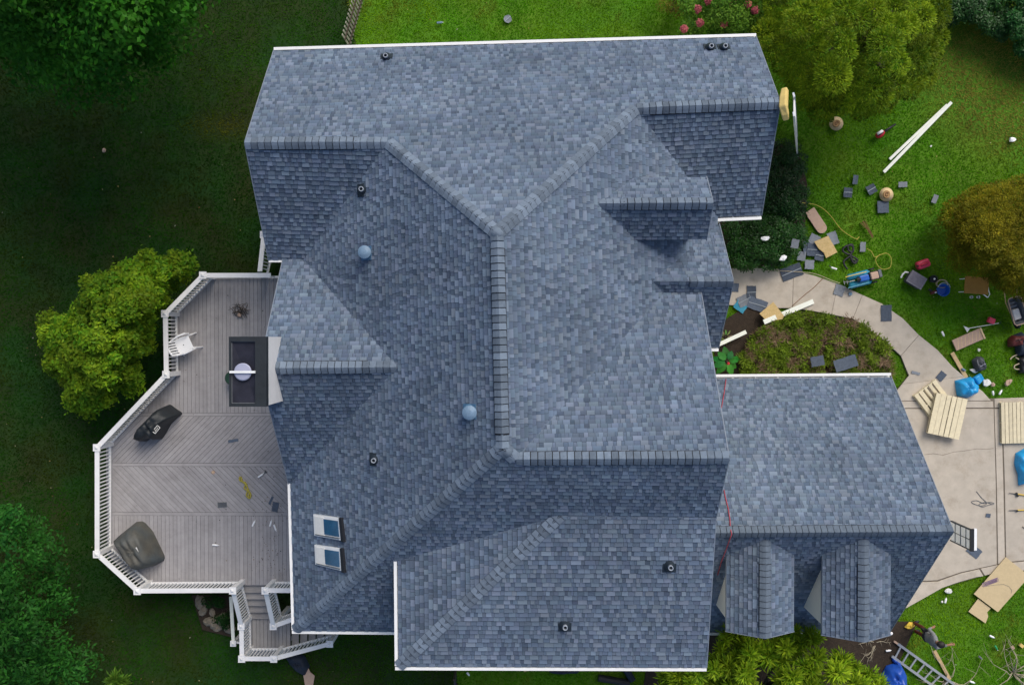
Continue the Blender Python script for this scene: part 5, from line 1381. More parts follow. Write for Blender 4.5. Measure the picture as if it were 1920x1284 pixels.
# rocks beside the stairs
for i, (x, y, r, lb) in enumerate(((375, 1131, 9, 'pale boulder at the top of the rock edging by the stairs'), (380, 1145, 8, 'brown round boulder below the topmost rock'), (397, 1150, 6, 'small stone right of the brown boulder'), (391, 1166, 8, 'grey stone in the middle of the rock edging'), (401, 1168, 9, 'tan flat rock at the centre of the rock edging'), (408, 1177, 7, 'rounded rock at the lower end of the edging'), (427, 1178, 9, 'tan rock nearest the white stair post'), (414, 1160, 8, 'shaded rock under the deck stairs'), (370, 1126, 6, 'small rock at the upper left of the edging'))):
    o = U(x, y, 0.1); o.z = 0; rr = random.Random(i + 40); r *= K * 1.15
    b = MB(); n = 9; prof = [(r * 1.0, -0.03), (r * 1.05, r * 0.3), (r * 0.8, r * 0.75), (r * 0.4, r * 0.95), (0.001, r)]
    b.lathe(prof, (0, 0, 0), n, sx=1.25, sy=0.85, rz=rr.uniform(0, 3)); b.v = [(x_ * rr.uniform(.85, 1.15), y_ * rr.uniform(.85, 1.15), z_ * rr.uniform(.85, 1.15)) for x_, y_, z_ in b.v]
    whole(b, 'rock', lb, 'rock', M['rock'], o, 0, 'rocks edging the bed by the stairs')
tree('fern_clump', 'dark leafy ground plant growing among rocks by the stairs', 'plant', [(380, 1125), (430, 1118), (437, 1150), (425, 1175), (400, 1155)], 0.05, 0.5, 16, 0.10, 0.18, 1300, 0.07, 0.4, (0.006, 0.035, 0.005), (0.015, 0.06, 0.008), tr=0.02, nl=5)

# ---- ladder leaning on the right gable, with its yellow pad
t0a, t0b = V3((U(1486, 180, 7.25).x, U(1484, 180, 7.25).y, 7.35)), V3((U(1486, 216, 7.25).x, U(1480, 216, 7.25).y, 7.35))
g0a, g0b = U(1494, 254, 0), U(1495, 292, 0)
t = thing('leaning_ladder', 'white ladder leaning against the top right gable', 'ladder', (g0a + g0b) / 2)
for a, c in ((t0a, g0a), (t0b, g0b)):
    b = MB(); b.bar(a, c, 0.10, 0.04); b.build('rail', M['plastic_white'], t, world=True)
for i in range(1, 22):
    f = i / 22; b = MB(); b.bar(t0a.lerp(g0a, f), t0b.lerp(g0b, f), 0.035, 0.035); b.build('rung', M['aluminium'], t, world=True)
t = thing('ladder_pad', 'yellow foam pad wrapped round the gable end by the ladder', 'pad', V3((U(1471, 196, 7.2).x, U(1471, 196, 7.2).y, 0)))
P0 = [U(1472, 168, 7.0), U(1470, 184, 7.2), U(1469, 200, 7.27), U(1472, 213, 7.2), U(1474, 224, 7.1)]
b = MB()
b.tube(P0, [0.10, 0.12, 0.125, 0.12, 0.10], 4, flat=0.9)
b.build('foam', M['foam'], t, world=True, bevel=0.03, seg=2)
b = MB(); b.tube([P0[2] + V3((0, 0, -0.05)), V3((XAR - 0.35, P0[2].y, 6.6)), V3((XAR - 0.36, P0[2].y, 0.0))], 0.02, 6); b.build('strap', M['black'], t, world=True)
# ---- aluminium ladder on the grass
A0, A1 = U(1683, 1206, 0.08), U(1800, 1290, 0.08); B0, B1 = U(1672, 1229, 0.08), U(1778, 1306, 0.08)
t = thing('ladder', 'aluminium ladder lying on the grass at the bottom right', 'ladder', (A0 + B1) / 2 * 1.0)
t.location.z = 0
for a, c in ((A0, A1), (B0, B1)):
    b = MB(); b.bar(a, c, 0.075, 0.06); b.build('rail', M['aluminium'], t, world=True)
for i in range(9):
    f = 0.055 + i * 0.128
    if f < 1: b = MB(); b.bar(A0.lerp(A1, f), B0.lerp(B1, f), 0.05, 0.03); b.build('rung', M['aluminium'], t, world=True)
b = MB(); b.box(A0 + V3((-0.06, 0.04, 0)), (0.14, 0.06, 0.05), rz=R(-36)); b.build('foot', M['cardboard'], t, world=True)
# ---- gridded panel on a post beyond the garage
x = 12.0; yt, yb = U(1816, 993, 3.95).y, U(1818, 1031, 3.95).y
t = thing('gridded_panel', 'white gridded panel with dark frame standing beyond the garage gable', 'panel', (x + 0.1, (yt + yb) / 2, 0))
b = MB(); b.box((x, (yt + yb) / 2, 3.4), (0.03, yt - yb, 1.1)); b.build('board', M['plastic_white'], t, world=True)
for y in (yt, yb):
    b = MB(); b.box((x, y, 3.4), (0.06, 0.03, 1.16)); b.build('frame_edge', M['dark_grey'], t, world=True)
b = MB(); b.box((x + 0.01, (yt + yb) / 2, 3.96), (0.10, yt - yb + 0.06, 0.05)); b.build('top_edge', M['black'], t, world=True)
b = MB(); b.box((x + 0.10, (yt + yb) / 2 + 0.02, 3.95), (0.07, yt - yb + 0.04, 0.06)); b.build('rear_rail', M['plastic_white'], t, world=True)
b = MB(); b.box((x - 0.02, (yt + yb) / 2, 3.4), (0.02, 0.016, 1.1)); b.build('mullion', M['mid_grey'], t, world=True)
for z in (3.1, 3.4, 3.7):
    b = MB(); b.box((x - 0.021, (yt + yb) / 2, z), (0.02, yt - yb, 0.014)); b.build('grid_bar', M['mid_grey'], t, world=True)
b = MB(); b.box((x + 0.12, (yt + yb) / 2, 1.9), (0.08, 0.08, 3.9)); b.build('post', M['dark_grey'], t, world=True)

# ---- tools and gear on the right lawn
t = put('leaf_blower', 'red and white leaf blower with black nozzle on the lawn', 'leaf blower', 1650, 252, ang(1640, 258, 1680, 232), 0.12, 0.05)
b = MB(); b.tube([(-0.16, 0, 0.10), (-0.08, 0, 0.12), (0.04, 0, 0.11), (0.13, 0, 0.09)], [0.06, 0.11, 0.10, 0.05], 10); b.build('motor_body', M['red'], t, smooth=True)
b = MB(); b.tube([(-0.12, 0.05, 0.19), (0.06, 0.04, 0.19)], [0.05, 0.06], 8); b.build('tank', M['plastic_white'], t, smooth=True)
b = MB(); b.tube([(0.11, 0, 0.08), (0.32, 0, 0.05), (0.58, 0.0, 0.04)], [0.045, 0.035, 0.03], 8); b.build('nozzle', M['black'], t, smooth=True)
b = MB(); b.tube([(-0.14, 0, 0.2), (-0.06, 0, 0.27), (0.06, 0, 0.24)], 0.015, 6); b.build('handle', M['black'], t)
# cart with compressor
t = put('compressor_cart', 'teal wheeled compressor cart on the lawn edge', 'compressor', 1622, 521, ang(1590, 530, 1665, 511), 0.45, 0.05)
for s in (-1, 1):
    b = MB(); b.tube([(-0.45, s * 0.13, 0.18), (-0.42, s * 0.13, 0.2), (0.18, s * 0.13, 0.2), (0.24, s * 0.13, 0.18)], [0.05, 0.1, 0.1, 0.05], 12); b.build('tank', M['teal'], t, smooth=True)
b = MB(); b.box((-0.02, 0, 0.36), (0.30, 0.18, 0.12)); b.build('motor', M['blue'], t, bevel=0.03, seg=2)
b = MB(); b.tube([(-0.22, 0, 0.34), (-0.12, 0, 0.38)], [0.08, 0.06], 10); b.build('fan_cover', M['black'], t)
b = MB(); b.box((0.30, 0.0, 0.38), (0.24, 0.22, 0.10)); b.build('engine_cover', M['cardboard'], t, bevel=0.03, seg=2)
b = MB(); b.box((0.31, 0, 0.30), (0.30, 0.27, 0.10)); b.build('engine', M['black'], t, bevel=0.015)
b = MB(); b.box((0.49, 0.02, 0.34), (0.10, 0.24, 0.10)); b.build('muffler', M['mid_grey'], t, bevel=0.015)
for s in (-1, 1):
    b = MB(); b.tube([(-0.58, s * 0.17, 0.42), (0.1, s * 0.17, 0.36)], 0.014, 6); b.build('handle_bar', M['yellow'] if s > 0 else M['teal'], t)
    b = MB(); b.tube([(0.34, s * 0.18, 0.10), (0.34, s * 0.23, 0.10)], 0.11, 14); b.build('wheel', M['black'], t)
b = MB(); b.tube([(-0.30, 0, 0.36), (-0.45, 0.0, 0.33), (-0.60, 0.02, 0.25)], 0.012, 6); b.tube([(-0.52, -0.05, 0.3), (-0.52, 0.06, 0.3)], 0.010, 5); b.tube([(-0.60, -0.05, 0.26), (-0.60, 0.07, 0.26)], 0.010, 5); b.build('valve_manifold', M['aluminium'], t)
# black cord
rope('extension_cord', 'bundled black cord on the grass above the compressor cart', 'cord', smooth_path([(1589, 505), (1584, 498), (1582, 490), (1590, 483), (1596, 478), (1588, 476), (1580, 470), (1584, 463), (1592, 460), (1599, 463), (1598, 472), (1591, 470), (1590, 461), (1598, 459), (1600, 470), (1594, 478), (1598, 486), (1606, 491), (1602, 494), (1597, 488), (1594, 480), (1600, 482), (1608, 488), (1600, 493), (1596, 484)]), 0.032, 'black', 0.09)
rope('air_hose', 'thin yellow hose looping over the lawn to the cart', 'hose', smooth_path([(1500, 380), (1528, 384), (1545, 393), (1560, 408), (1575, 428), (1590, 440), (1605, 448), (1611, 444), (1606, 450)]), 0.012, 'rope_yellow', 0.07)
rope('air_hose', 'yellow hose ring lying right of the black cord', 'hose', smooth_path([(1625, 466), (1634, 472), (1640, 482), (1650, 478), (1662, 475), (1670, 482), (1671, 492), (1668, 502), (1655, 505), (1645, 497), (1642, 486), (1650, 477)]), 0.012, 'rope_yellow', 0.07)
rope('air_hose', 'pale hose line along the upper edge of the path', 'hose', smooth_path([(1440, 507), (1500, 510), (1530, 514), (1560, 526), (1575, 531)]), 0.010, 'cord_pale', 0.08)
rope('brown_hose', 'thin brown hose crossing the concrete path diagonally', 'hose', smooth_path([(1485, 574), (1510, 552), (1525, 540), (1545, 520)]), 0.009, 'straw_dark', 0.06)
t = put('caulk_gun', 'white caulk gun on grass between shingles and cart', 'tool', 1563, 503, R(-18), 0.08, 0.05)
b = MB(); b.tube([(-0.08, 0, 0.04), (0.10, 0, 0.04)], 0.03, 8); b.build('barrel', M['plastic_white'], t)
b = MB(); b.tube([(-0.16, 0.04, 0.04), (-0.08, 0, 0.04)], 0.014, 6); b.build('trigger', M['dark_grey'], t)
t = put('dry_twig_bunch', 'bunch of dry brown twigs on the lawn above the cart', 'debris', 1628, 430, ang(1618, 415, 1636, 444), 0.08, 0.05)
for i in range(14):
    b = MB(); y = random.uniform(-0.1, 0.1); b.tube([(-0.28 + random.uniform(-.05, .05), y * 1.4, 0.03), (0, y * 0.6, 0.06), (0.26 + random.uniform(-.05, .05), y * 0.5, 0.03)], 0.008, 4); b.build('twig', M['straw_dark'], t)
t = put('gas_can', 'bright red fuel can lying on the lawn', 'fuel can', 1733, 495, ang(1720, 500, 1746, 490), 0.28, 0.05)
b = MB(); b.box((0, 0, 0.12), (0.42, 0.26, 0.22)); b.build('tank', M['pink_red'], t, bevel=0.07, seg=3, smooth=True)
b = MB(); b.tube([(-0.12, 0, 0.22), (-0.10, 0, 0.28), (0.10, 0, 0.28), (0.12, 0, 0.22)], 0.018, 6); b.build('handle', M['red'], t)
b = MB(); b.tube([(-0.17, 0, 0.18), (-0.24, 0.02, 0.25)], [0.03, 0.02], 8); b.build('spout', M['black'], t)
t = put('storage_bin', 'grey lidded plastic bin on the lawn below the fuel can', 'bin', 1718, 525, ang(1702, 520, 1730, 537), 0.3, 0.05)
b = MB(); b.box((0, 0, 0.13), (0.50, 0.36, 0.26)); b.build('tub', M['dark_grey'], t, bevel=0.02)
b = MB(); b.box((0, 0, 0.275), (0.54, 0.40, 0.03)); b.build('lid', make_mat('bin_lid', (0.17, 0.16, 0.19), 0.6, 0.15, 9), t, bevel=0.012)
b = MB(); b.box((0, 0, 0.293), (0.42, 0.28, 0.012)); b.build('lid_panel', make_mat('bin_panel', (0.14, 0.13, 0.16), 0.6, 0.25, 14), t, bevel=0.004)
b = MB(); b.tube([(-0.27, 0.12, 0.05), (-0.36, 0.08, 0.08), (-0.38, -0.02, 0.05), (-0.36, -0.12, 0.02)], 0.028, 6); b.build('handle', M['plastic_white'], t)
t = put('paint_pot', 'black pot with bright lid above the blue bucket', 'pot', 1751, 523, 0, 0.2, 0.05)
b = MB(); b.lathe([(0.10, 0), (0.12, 0.16), (0.10, 0.17), (0.09, 0.14), (0.001, 0.14)], (0, 0, 0), 16); b.build('body', M['black'], t)
b = MB(); b.lathe([(0.03, 0.15), (0.03, 0.18), (0.001, 0.18)], (0.01, 0, 0), 10); b.build('cap', M['paper'], t)
t = put('nail_gun', 'dark red nail gun lying left of the blue bucket', 'nail gun', 1751, 548, R(20), 0.15, 0.05)
b = MB(); b.box((0, 0, 0.08), (0.20, 0.09, 0.12)); b.build('body', M['maroon'], t, bevel=0.02)
b = MB(); b.bar((-0.02, 0, 0.08), (-0.10, 0.14, 0.06), 0.06, 0.06); b.build('handle', M['black'], t)
b = MB(); b.box((0.03, -0.02, 0.145), (0.05, 0.04, 0.02)); b.build('badge', M['paper'], t)
t = put('bucket', 'bright blue bucket with tan hose coiled at its rim', 'bucket', 1768, 544, 0, 0.22, 0.05)
b = MB(); b.lathe([(0.14, 0), (0.185, 0.22), (0.195, 0.22), (0.18, 0.19), (0.14, 0.06), (0.001, 0.06)], (0, 0, 0), 22); b.build('pail', M['blue'], t, smooth=False)
b = MB(); b.tube([(0.19 * math.cos(x), 0.04 + 0.19 * math.sin(x), 0.23 + 0.05 * math.sin(x)) for x in np.linspace(0.2, 2.9, 12)], 0.012, 5); b.build('handle', M['aluminium'], t)
b = MB(); b.tube([(0.02 + 0.17 * math.cos(x), 0.20 + 0.12 * math.sin(x), 0.06 + 0.02 * math.sin(x * 1.5)) for x in np.linspace(0, 11, 34)], 0.016, 5); b.build('coiled_hose', M['cord_pale'], t)
t = put('work_table', 'brown wooden table top with white folding legs under the shrub', 'table', 1831, 535, ang(1808, 549, 1850, 552), 0.55, 0.05)
b = MB(); b.box((0, 0, 0.50), (0.72, 0.52, 0.04)); b.build('table_top', M['table_wood'], t, bevel=0.006)
for s in (-1, 1):
    b = MB(); b.tube([(0.2, s * 0.2 - 0.02, 0.46), (0.48, s * 0.16 - 0.16, 0.25), (0.62, s * 0.1 - 0.2, 0.02)], 0.016, 6); b.build('leg', M['plastic_white'], t)
    b = MB(); b.tube([(-0.2, s * 0.2, 0.48), (-0.28, s * 0.2, 0.0)], 0.016, 6); b.build('leg', M['plastic_white'], t)
b = MB(); b.tube([(0.62, 0.1 - 0.2, 0.03), (0.66, -0.2, 0.03), (0.62, -0.1 - 0.2, 0.03)], 0.014, 6); b.build('leg_brace', M['plastic_white'], t)
for i, (x_, lb) in enumerate(((1821, 'white paint cup at the near edge of the work table'), (1834, 'second white paint cup under the edge of the work table'))):
    tt = put('paint_cup', lb, 'cup', x_, 557, 0, 0.1, 0.05)
    b = MB(); b.lathe([(0.035, 0), (0.045, 0.09), (0.038, 0.09), (0.03, 0.02), (0.001, 0.02)], (0, 0, 0), 12); b.build('body', M['plastic_white'], tt)
    b = MB(); b.lathe([(0.036, 0.06), (0.001, 0.06)], (0, 0, 0), 12); b.build('paint', M['paper'], tt)
t = put('wheelbarrow', 'silver tray wheelbarrow with pale rim at the right edge', 'wheelbarrow', 1907, 582, ang(1898, 556, 1914, 608), 0.45, 0.05)
poly = [(-0.42, -0.15), (-0.38, -0.2), (0.36, -0.22), (0.43, -0.17), (0.43, 0.17), (0.36, 0.22), (-0.38, 0.2), (-0.42, 0.15)]
b = MB(); n = len(poly); sm = [(x_ * 0.75, y_ * 0.72) for x_, y_ in poly]
b.add([(*p, 0.45) for p in poly] + [(*p, 0.25) for p in sm] + [(p[0] * 1.02, p[1] * 1.02, 0.44) for p in poly], [(i, (i + 1) % n, n + (i + 1) % n, n + i) for i in range(n)] + [tuple(range(n, 2 * n))] + [((i + 1) % n, i, 2 * n + i, 2 * n + (i + 1) % n) for i in range(n)]); b.build('tray', M['mid_grey'], t)
b = MB(); b.tube([(*p, 0.455) for p in poly + poly[:1]], 0.018, 6); b.build('rim', M['cardboard'], t)
b = MB(); b.box((0.12, 0, 0.30), (0.34, 0.24, 0.05)); b.build('wet_mix', M['paper'], t, bevel=0.03)
for i in range(3): b = MB(); b.box((-0.25 + i * 0.11, 0, 0.28), (0.04, 0.2, 0.03)); b.build('offcut', M['scrap_pale'], t)
b = MB(); b.tube([(0.42, -0.035, 0.16), (0.42, 0.035, 0.16)], 0.16, 14); b.build('wheel', M['black'], t)
for s in (-1, 1): b = MB(); b.tube([(0.42, s * 0.05, 0.16), (-0.3, s * 0.18, 0.24), (-0.7, s * 0.2, 0.4)], 0.016, 6); b.build('handle', M['lumber'], t)
t = put('tool_case', 'small red tool case on grass above the long scraper pole', 'tool case', 1859, 601, ang(1852, 598, 1866, 604), 0.14, 0.05)
b = MB(); b.box((0, 0, 0.07), (0.22, 0.17, 0.12)); b.build('case', M['pink_red'], t, bevel=0.02)
b = MB(); b.tube([(-0.06, 0.09, 0.1), (-0.05, 0.14, 0.1), (0.03, 0.14, 0.1), (0.04, 0.09, 0.1)], 0.010, 5); b.build('handle', M['black'], t)
t = put('scraper_pole', 'long pale pole with a white triangular blade on the lawn', 'tool', 1842, 611, ang(1818, 616, 1876, 606), 0.06, 0.05)
b = MB(); b.tube([(-0.42, 0, 0.03), (0.50, 0, 0.03)], 0.013, 6); b.build('pole', M['trimboard'], t)
b = MB(); b.prism([(-0.40, -0.01), (-0.50, -0.12), (-0.58, 0.10)], 0.02, 0.03); b.build('blade', M['paper'], t)
b = MB(); b.tube([(0.50, 0, 0.03), (0.56, 0.04, 0.03), (0.56, -0.04, 0.03)], 0.012, 5); b.build('grip', M['dark_green'], t)
t = put('backpack', 'dark grey backpack lying on the grass above the blue tarp', 'backpack', 1838, 683, R(20), 0.2, 0.05)
b = lump([(-0.17, -0.2), (0.12, -0.24), (0.2, -0.1), (0.18, 0.18), (0.05, 0.24), (-0.15, 0.18)], 0.2, 6, 30, 0.12, 0.5, 3, 0, 0.2); b.build('bag', M['dark_grey'], t, smooth=True)
for s in (-1, 1): b = MB(); b.tube([(s * 0.05, 0.18, 0.18), (s * 0.1, 0.05, 0.24), (s * 0.06, -0.16, 0.2)], 0.016, 5, flat=0.5); b.build('strap', M['mid_grey'], t)
b = MB(); b.tube([(-0.1, -0.05, 0.235), (0.12, -0.02, 0.235)], 0.01, 5); b.build('zip', M['lavender'], t)
t = put('tool_bag', 'dark red and black tool bag at the right edge of the lawn', 'tool bag', 1906, 640, R(10), 0.2, 0.05)
b = lump([(-0.22, -0.14), (0.2, -0.18), (0.25, 0.16), (-0.05, 0.2), (-0.2, 0.08)], 0.22, 6, 30, 0.15, 0.5, 8, 0, 0.2); b.build('bag', M['maroon'], t, smooth=True)
b = MB(); b.tube([(-0.12, 0, 0.2), (0, 0.05, 0.3), (0.14, 0.02, 0.22)], 0.014, 6); b.build('handle', M['black'], t)
heap([(1902, 628), (1918, 622), (1935, 640), (1930, 668), (1908, 668), (1905, 650)], 'dark navy jacket dropped beside the tool bag', 'navy', 0.22, 'jacket', 'jacket', seed=12)
rope('hose_coil', 'cream hose coil at the right edge below the tool bag', 'hose', smooth_path([(1894, 674), (1900, 668), (1915, 664), (1926, 672), (1914, 680), (1902, 686), (1905, 692), (1922, 690), (1930, 682), (1915, 676), (1904, 670)]), 0.02, 'cord_pale', 0.1)
heap([(1910, 672), (1930, 662), (1934, 700), (1912, 700)], 'black bin bag partly under the cream hose coil', 'black', 0.18, 'bin_bag', 'bag', seed=13)
rope('wire_coil', 'loose grey wire coil on the driveway', 'wire', smooth_path([(1831, 921), (1840, 932), (1850, 943), (1840, 948), (1826, 944), (1822, 940), (1832, 938), (1844, 943), (1856, 941), (1864, 944), (1852, 947), (1842, 950), (1836, 945), (1848, 941), (1860, 945)]), 0.009, 'mid_grey', 0.06)
for (y, yy, lb) in ((923, 927, 'yellow-handled shovel, upper of two at the right driveway edge'), (957, 956, 'yellow-handled shovel, lower of two at the right driveway edge')):
    t = put('shovel', lb, 'shovel', 1915, yy, ang(1895, y, 1925, yy), 0.08, 0.05, group='yellow shovels on the driveway')
    b = MB(); b.tube([(-0.12, 0, 0.03), (0.9, 0, 0.03)], 0.02, 6); b.build('shaft', M['yellow'], t)
    b = MB(); b.tube([(-0.38, 0, 0.025), (-0.12, 0, 0.03)], [0.008, 0.014], 6); b.build('ferrule', M['dark_grey'], t)
    b = MB(); b.box((-0.13, -0.02, 0.035), (0.05, 0.14 if y < 930 else 0.05, 0.03), rz=0.5); b.build('clamp', M['black'], t)
rope('cable', 'short black cable at the right edge of the driveway', 'cable', [(1917, 987), (1922, 991), (1926, 990)], 0.012, 'black', 0.06)
# litter
def bottle(px, py, a, label, mat='plastic_white', l=0.17, z=0.05, cap='paper'):
    t = put('plastic_bottle', label, 'bottle', px, py, R(a), z + 0.03, z, 'drink bottles littering the lawn')
    b = MB(); b.tube([(-l / 2, 0, 0.032), (-l / 2 + 0.01, 0, 0.032), (l * 0.25, 0, 0.032), (l * 0.42, 0, 0.032)], [0.026, 0.032, 0.032, 0.014], 10); b.build('body', M[mat], t, smooth=True)
    b = MB(); b.tube([(l * 0.42, 0, 0.032), (l * 0.52, 0, 0.032)], 0.015, 8); b.build('cap', M[cap], t)
bottle(1773, 1125, 75, 'white bottle on grass between driveway and person'); bottle(1860, 1193, -25, 'white bottle right of the person on the lawn')
bottle(1868, 1214, -60, 'green bottle among the bare twigs', 'green_plastic'); bottle(1666, 1219, 8, 'white bottle at the ladder top by the bay tree')
bottle(1823, 1278, -20, 'white bottle at the bottom edge under bare twigs'); bottle(1768, 626, -65, 'white bottle on grass beside the path bend')
bottle(1862, 737, -80, 'small white bottle, left of two near the lawn corner', l=0.14); bottle(1876, 735, 60, 'white bottle, right of two near the lawn corner', l=0.17)
bottle(1807, 693, -30, 'pale blue bottle beside the raw plank', 'vent_dome', 0.13); bottle(878, 1263, -50, 'white bottle on grass below the front gutter', l=0.13)
bottle(825, 43, 5, 'pale blue-green bottle alone on the top lawn', 'vent_dome', 0.2); bottle(1838, 1232, -40, 'grey bottle between ladder and twigs', 'mid_grey', 0.14)
def wad(px, py, r, label, mat='paper', z=0.05, el=1.0, a=0.0, name='paper_wad', cat='paper'):
    o = U(px, py, z + 0.03); o.z = z; r *= K; rr = random.Random(px)
    b = MB(); b.lathe([(r * 0.7, 0), (r, r * 0.3), (r * 0.8, r * 0.7), (0.001, r * 0.8)], (0, 0, 0), 8, sx=el, sy=1, rz=R(a)); b.v = [(x_ * rr.uniform(.75, 1.25), y_ * rr.uniform(.75, 1.25), z_ * rr.uniform(.8, 1.2)) for x_, y_, z_ in b.v]
    return whole(b, name, label, cat, M[mat], o)
wad(1779, 1108, 5, 'crumpled white wrapper by the driveway curve', el=1.4); wad(1849, 717, 7, 'crumpled white paper beside the folded tarp', el=1.2); wad(1862, 721, 4, 'tan crumpled wrapper right of the white paper', 'cardboard')
wad(1891, 717, 5, 'tan wood chip on grass near the lawn corner', 'cardboard', el=1.9, a=40); wad(1826, 695, 4, 'white crumpled strip beside the backpack', el=1.8, a=-20); wad(1836, 656, 3, 'small pale wad below the quilted mat')
wad(1899, 1214, 4, 'crushed reddish can at the right bottom lawn', 'cardboard'); wad(1435, 447, 4.5, 'white plastic bag caught on the glossy shrub', 'plastic_white', 1.38, 1.8, 5, 'plastic_bag', 'bag'); wad(1468, 484, 4.5, 'black and white bag at the shrub edge near the path', 'plastic_white', 1.05, 1.6, 30, 'plastic_bag', 'bag')
wad(1898, 262, 5, 'small white object alone on the dry lawn', 'plastic_white', el=1.3); wad(1746, 274, 2, 'tiny white wad beside the long trim boards'); wad(1594, 551, 4, 'shiny bluish lid on the path edge', 'vent_dome'); wad(1672, 1187, 3, 'white scrap below the right garage dormer', 'plastic_white', 0.3)
wad(195, 282, 4, 'pale brown leaf lying on the dark left lawn', 'cardboard'); wad(1767, 1128, 2, 'tiny pale scrap beside the white bottle'); wad(1535, 600, 4, 'round pale stone in the flower bed edge', 'paper', 0.2)
# red rope on the garage roof
def on_roof(P, pts, up=0.03): return [P.on(*p) + P.n * up for p in pts]
def rope3(name, label, cat, P3, r, mat):
    o = sum(P3, V3()) / len(P3); b = MB(); b.tube([p - o for p in P3], r, 5); return tag(b.build(name, M[mat], None, loc=o, smooth=True), label, cat)
rope3('safety_rope', 'short red rope over the upper edge of the garage roof', 'rope', on_roof(PGN, [(1361, 712), (1358, 735), (1355, 752), (1352, 768)]), 0.012, 'rope_red')
rope3('safety_rope', 'long red rope hanging over the garage ridge beside the main block', 'rope', on_roof(PGN, [(1357, 920), (1360, 935), (1365, 955), (1368, 975), (1369, 992)], 0.04) + [PGN.on(1369, 998) + V3((0, 0, 0.16))] + on_roof(PGS, [(1367, 1010), (1360, 1030), (1352, 1050), (1345, 1075)], 0.04), 0.012, 'rope_red')
# black pipes below the front gutter
for i, (x0, y0, x1, y1, lb) in enumerate(((1122, 1270, 1180, 1280, 'black plastic pipe cut off by the bottom edge'), (1168, 1244, 1186, 1275, 'dark downpipe offcut beside the black pipe'))):
    a, c = U(x0, y0, 0.1), U(x1, y1, 0.1); o = (a + c) / 2; o.z = 0; t = thing('downpipe', lb, 'pipe', o)
    b = MB(); b.tube([a - o, c - o], 0.11, 10); b.build('pipe', M['navy' if i else 'black'], t)
    b = MB(); b.lathe([(0.03, 0.0), (0.03, 0.02), (0.001, 0.02)], (c - o) * 0.7 + V3((0, 0, 0.06)), 8); b.build('cap', M['plastic_white'], t)

# ---- fences
t = thing('picket_fence', 'weathered grey picket fence running up from the roof edge', 'fence', U(667, 50, 0))
F0, F1 = U(684, -12, 0), U(655, 92, 0); n = 14
for i in range(n):
    p = F0.lerp(F1, (i + 0.5) / n); b = MB(); b.box((p.x, p.y, 0.58), (0.02, 0.060, 1.2), rz=R(-16)); b.build('picket', M['fence_wood'], t, world=True)
for z in (0.25, 0.85):
    b = MB(); b.bar(F0 + V3((0.03, 0, z)), F1 + V3((0.03, 0, z)), 0.03, 0.06); b.build('rail', M['bark'], t, world=True)
t = thing('wire_fence', 'thin dark wire fence running off the bottom edge', 'fence', U(856, 1275, 0))
for y in (1250, 1282, 1320):
    p = U(856, y, 0); b = MB(); b.box((p.x, p.y, 0.5), (0.06, 0.06, 1.1)); b.build('post', M['bark'], t, world=True)
for z in (0.2, 0.5, 0.8, 1.0):
    a, c = U(856, 1250, 0), U(856, 1320, 0); b = MB(); b.bar(a + V3((0, 0, z)), c + V3((0, 0, z)), 0.012, 0.012); b.build('wire', M['dark_grey'], t, world=True)

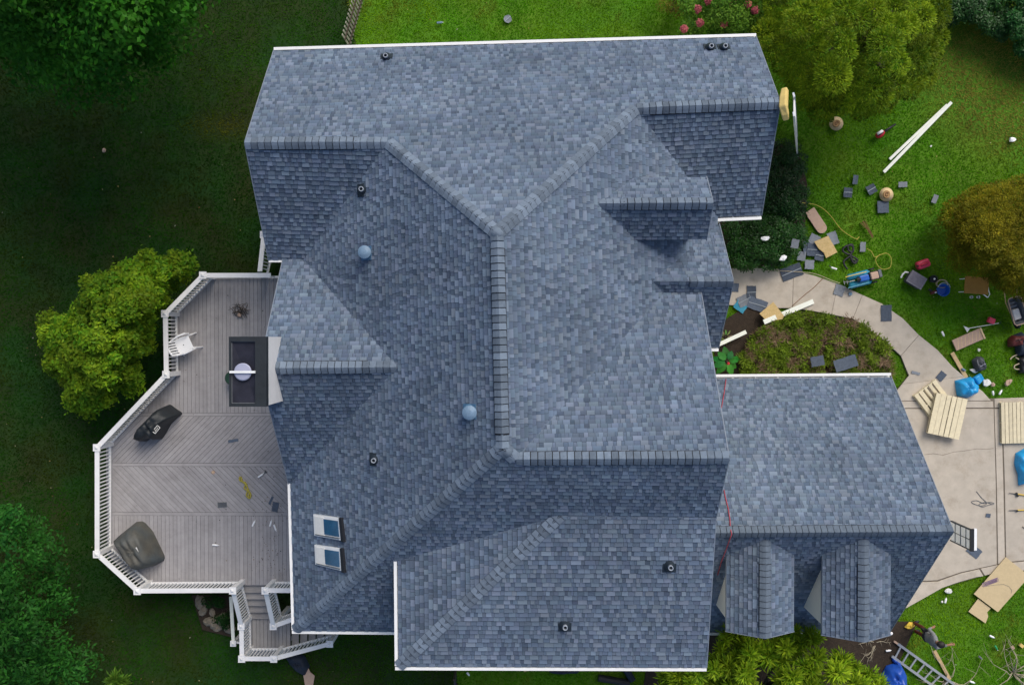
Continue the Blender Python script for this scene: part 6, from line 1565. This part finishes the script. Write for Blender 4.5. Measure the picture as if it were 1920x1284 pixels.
# ---- person standing on the lawn
def person(px, py, label):
    f0 = U(px, py, 0); out = V3((f0.x, f0.y, 0)).normalized()
    t = thing('person', label, 'person', f0, 0)
    face = R(5)                                        # faces towards the right of the picture, arm forward
    fw_, lf = V3((math.cos(face), math.sin(face), 0)), V3((-math.sin(face), math.cos(face), 0))
    def P(f, l, z): return tuple(fw_ * f + lf * l + V3((0, 0, z)))
    vs, es, rs = [], [], []
    def add(p, r, parent=None):
        vs.append(p); rs.append(r)
        if parent is not None: es.append((parent, len(vs) - 1))
        return len(vs) - 1
    pel = add(P(0, 0, 0.95), 0.155)
    bel = add(P(0.02, 0, 1.12), 0.14, pel); chest = add(P(0.03, 0, 1.33), 0.155, bel); neck0 = add(P(0.04, 0, 1.47), 0.075, chest); neck = add(P(0.06, 0, 1.54), 0.055, neck0)
    head = add(P(0.09, 0, 1.63), 0.085, neck); add(P(0.085, 0, 1.71), 0.075, head)
    nose = add(P(0.175, 0, 1.625), 0.018, head)
    for s in (-1, 1):
        add(P(0.08, s * 0.088, 1.63), 0.016, head)     # ears
        hip = add(P(0.0, s * 0.09, 0.88), 0.10, pel); kn = add(P(0.05, s * 0.12, 0.48), 0.065, hip); ank = add(P(-0.02, s * 0.13, 0.09), 0.045, kn)
        add(P(0.06, s * 0.135, 0.05), 0.045, ank); add(P(0.17, s * 0.15, 0.04), 0.036, len(vs) - 1)
        sh = add(P(0.02, s * 0.19, 1.40), 0.07, chest)
        if s < 0:   # arm reaching forward
            el = add(P(0.25, s * 0.22, 1.27), 0.05, sh); wr = add(P(0.47, s * 0.16, 1.33), 0.034, el); d = V3(fw_)
        else:
            el = add(P(-0.02, s * 0.27, 1.12), 0.05, sh); wr = add(P(0.16, s * 0.25, 0.95), 0.034, el); d = (fw_ + V3((0, 0, -0.6))).normalized()
        base = V3(vs[wr]); palm = add(tuple(base + d * 0.07), 0.036, wr); sd = lf if abs(d.z) < 0.3 else lf
        for k, (o_, l_) in enumerate(((-0.03, 0.075), (-0.01, 0.09), (0.01, 0.085), (0.03, 0.065))):
            q = V3(vs[palm]) + d * 0.035 + sd * o_; a_ = add(tuple(q), 0.0095, palm); b_ = add(tuple(q + d * l_ * 0.5 + V3((0, 0, -0.008))), 0.009, a_); add(tuple(q + d * l_ * 0.85 + V3((0, 0, -0.03))), 0.007, b_)
        q = V3(vs[palm]) + sd * (-s * 0.035) - d * 0.01; a_ = add(tuple(q), 0.011, palm); add(tuple(q + d * 0.045 + sd * (-s * 0.03)), 0.009, a_)
    me = bpy.data.meshes.new('body'); me.from_pydata(vs, es, []); o = bpy.data.objects.new('body', me); COL.objects.link(o)
    sk = o.modifiers.new('skin', 'SKIN'); sk.use_smooth_shade = True
    for i, r_ in enumerate(rs): me.skin_vertices[0].data[i].radius = (r_, r_)
    me.skin_vertices[0].data[0].use_root = True
    su = o.modifiers.new('sub', 'SUBSURF'); su.levels = su.render_levels = 1
    dg = bpy.context.evaluated_depsgraph_get(); m2 = bpy.data.meshes.new_from_object(o.evaluated_get(dg)); bpy.data.objects.remove(o)
    m2.materials.clear()
    for k in ('skin', 'shirt', 'maroon', 'black'): m2.materials.append(M[k])
    for p in m2.polygons:
        c = p.center; fz = c.dot(fw_)
        p.use_smooth = True
        arm_far = (fz > 0.40 and c.z > 1.1) or (c.z < 1.02 and c.z > 0.6 and c.dot(lf) > 0.19 and fz > 0.12)
        p.material_index = 3 if c.z < 0.10 else 2 if (c.z < 0.93 and not (c.dot(lf) > 0.19 and c.z > 0.6)) else 0 if (c.z > 1.50 or arm_far) else 1
    m2.name = 'body'; link_mesh('body', m2, t)
    h = MB(); c = V3(P(0.07, 0, 1.66)); h.lathe([(0.10, -0.03), (0.108, 0.03), (0.098, 0.075), (0.06, 0.105), (0.001, 0.115)], c, 16, sx=1.08, sy=0.93, rz=face); h.build('hair', M['hair'], t, smooth=True)
    for s in (-1, 1):
        h = MB(); h.lathe([(0.001, -0.012), (0.012, 0.0), (0.001, 0.012)], P(0.158, s * 0.035, 1.645), 8); h.build('eye', M['black'], t)
    h = MB(); h.box(P(0.162, 0, 1.575), (0.012, 0.05, 0.010), rz=face); h.build('mouth', M['maroon'], t)
    h = MB(); h.lathe([(0.165, 0.93), (0.17, 0.95), (0.165, 0.98)], (0, 0, 0), 18, sx=0.95, sy=1.1, rz=face); h.box(P(-0.05, 0.19, 0.90), (0.14, 0.06, 0.16), rz=face); h.build('tool_belt', M['black'], t)
    return t
person(1713, 1173, 'person in grey shirt and dark red trousers on the bottom right lawn')
wad(1706, 1172, 6, 'yellow tool lying at the feet of the person', 'yellow', 0.05, 1.5, 20, 'cordless_drill', 'tool')
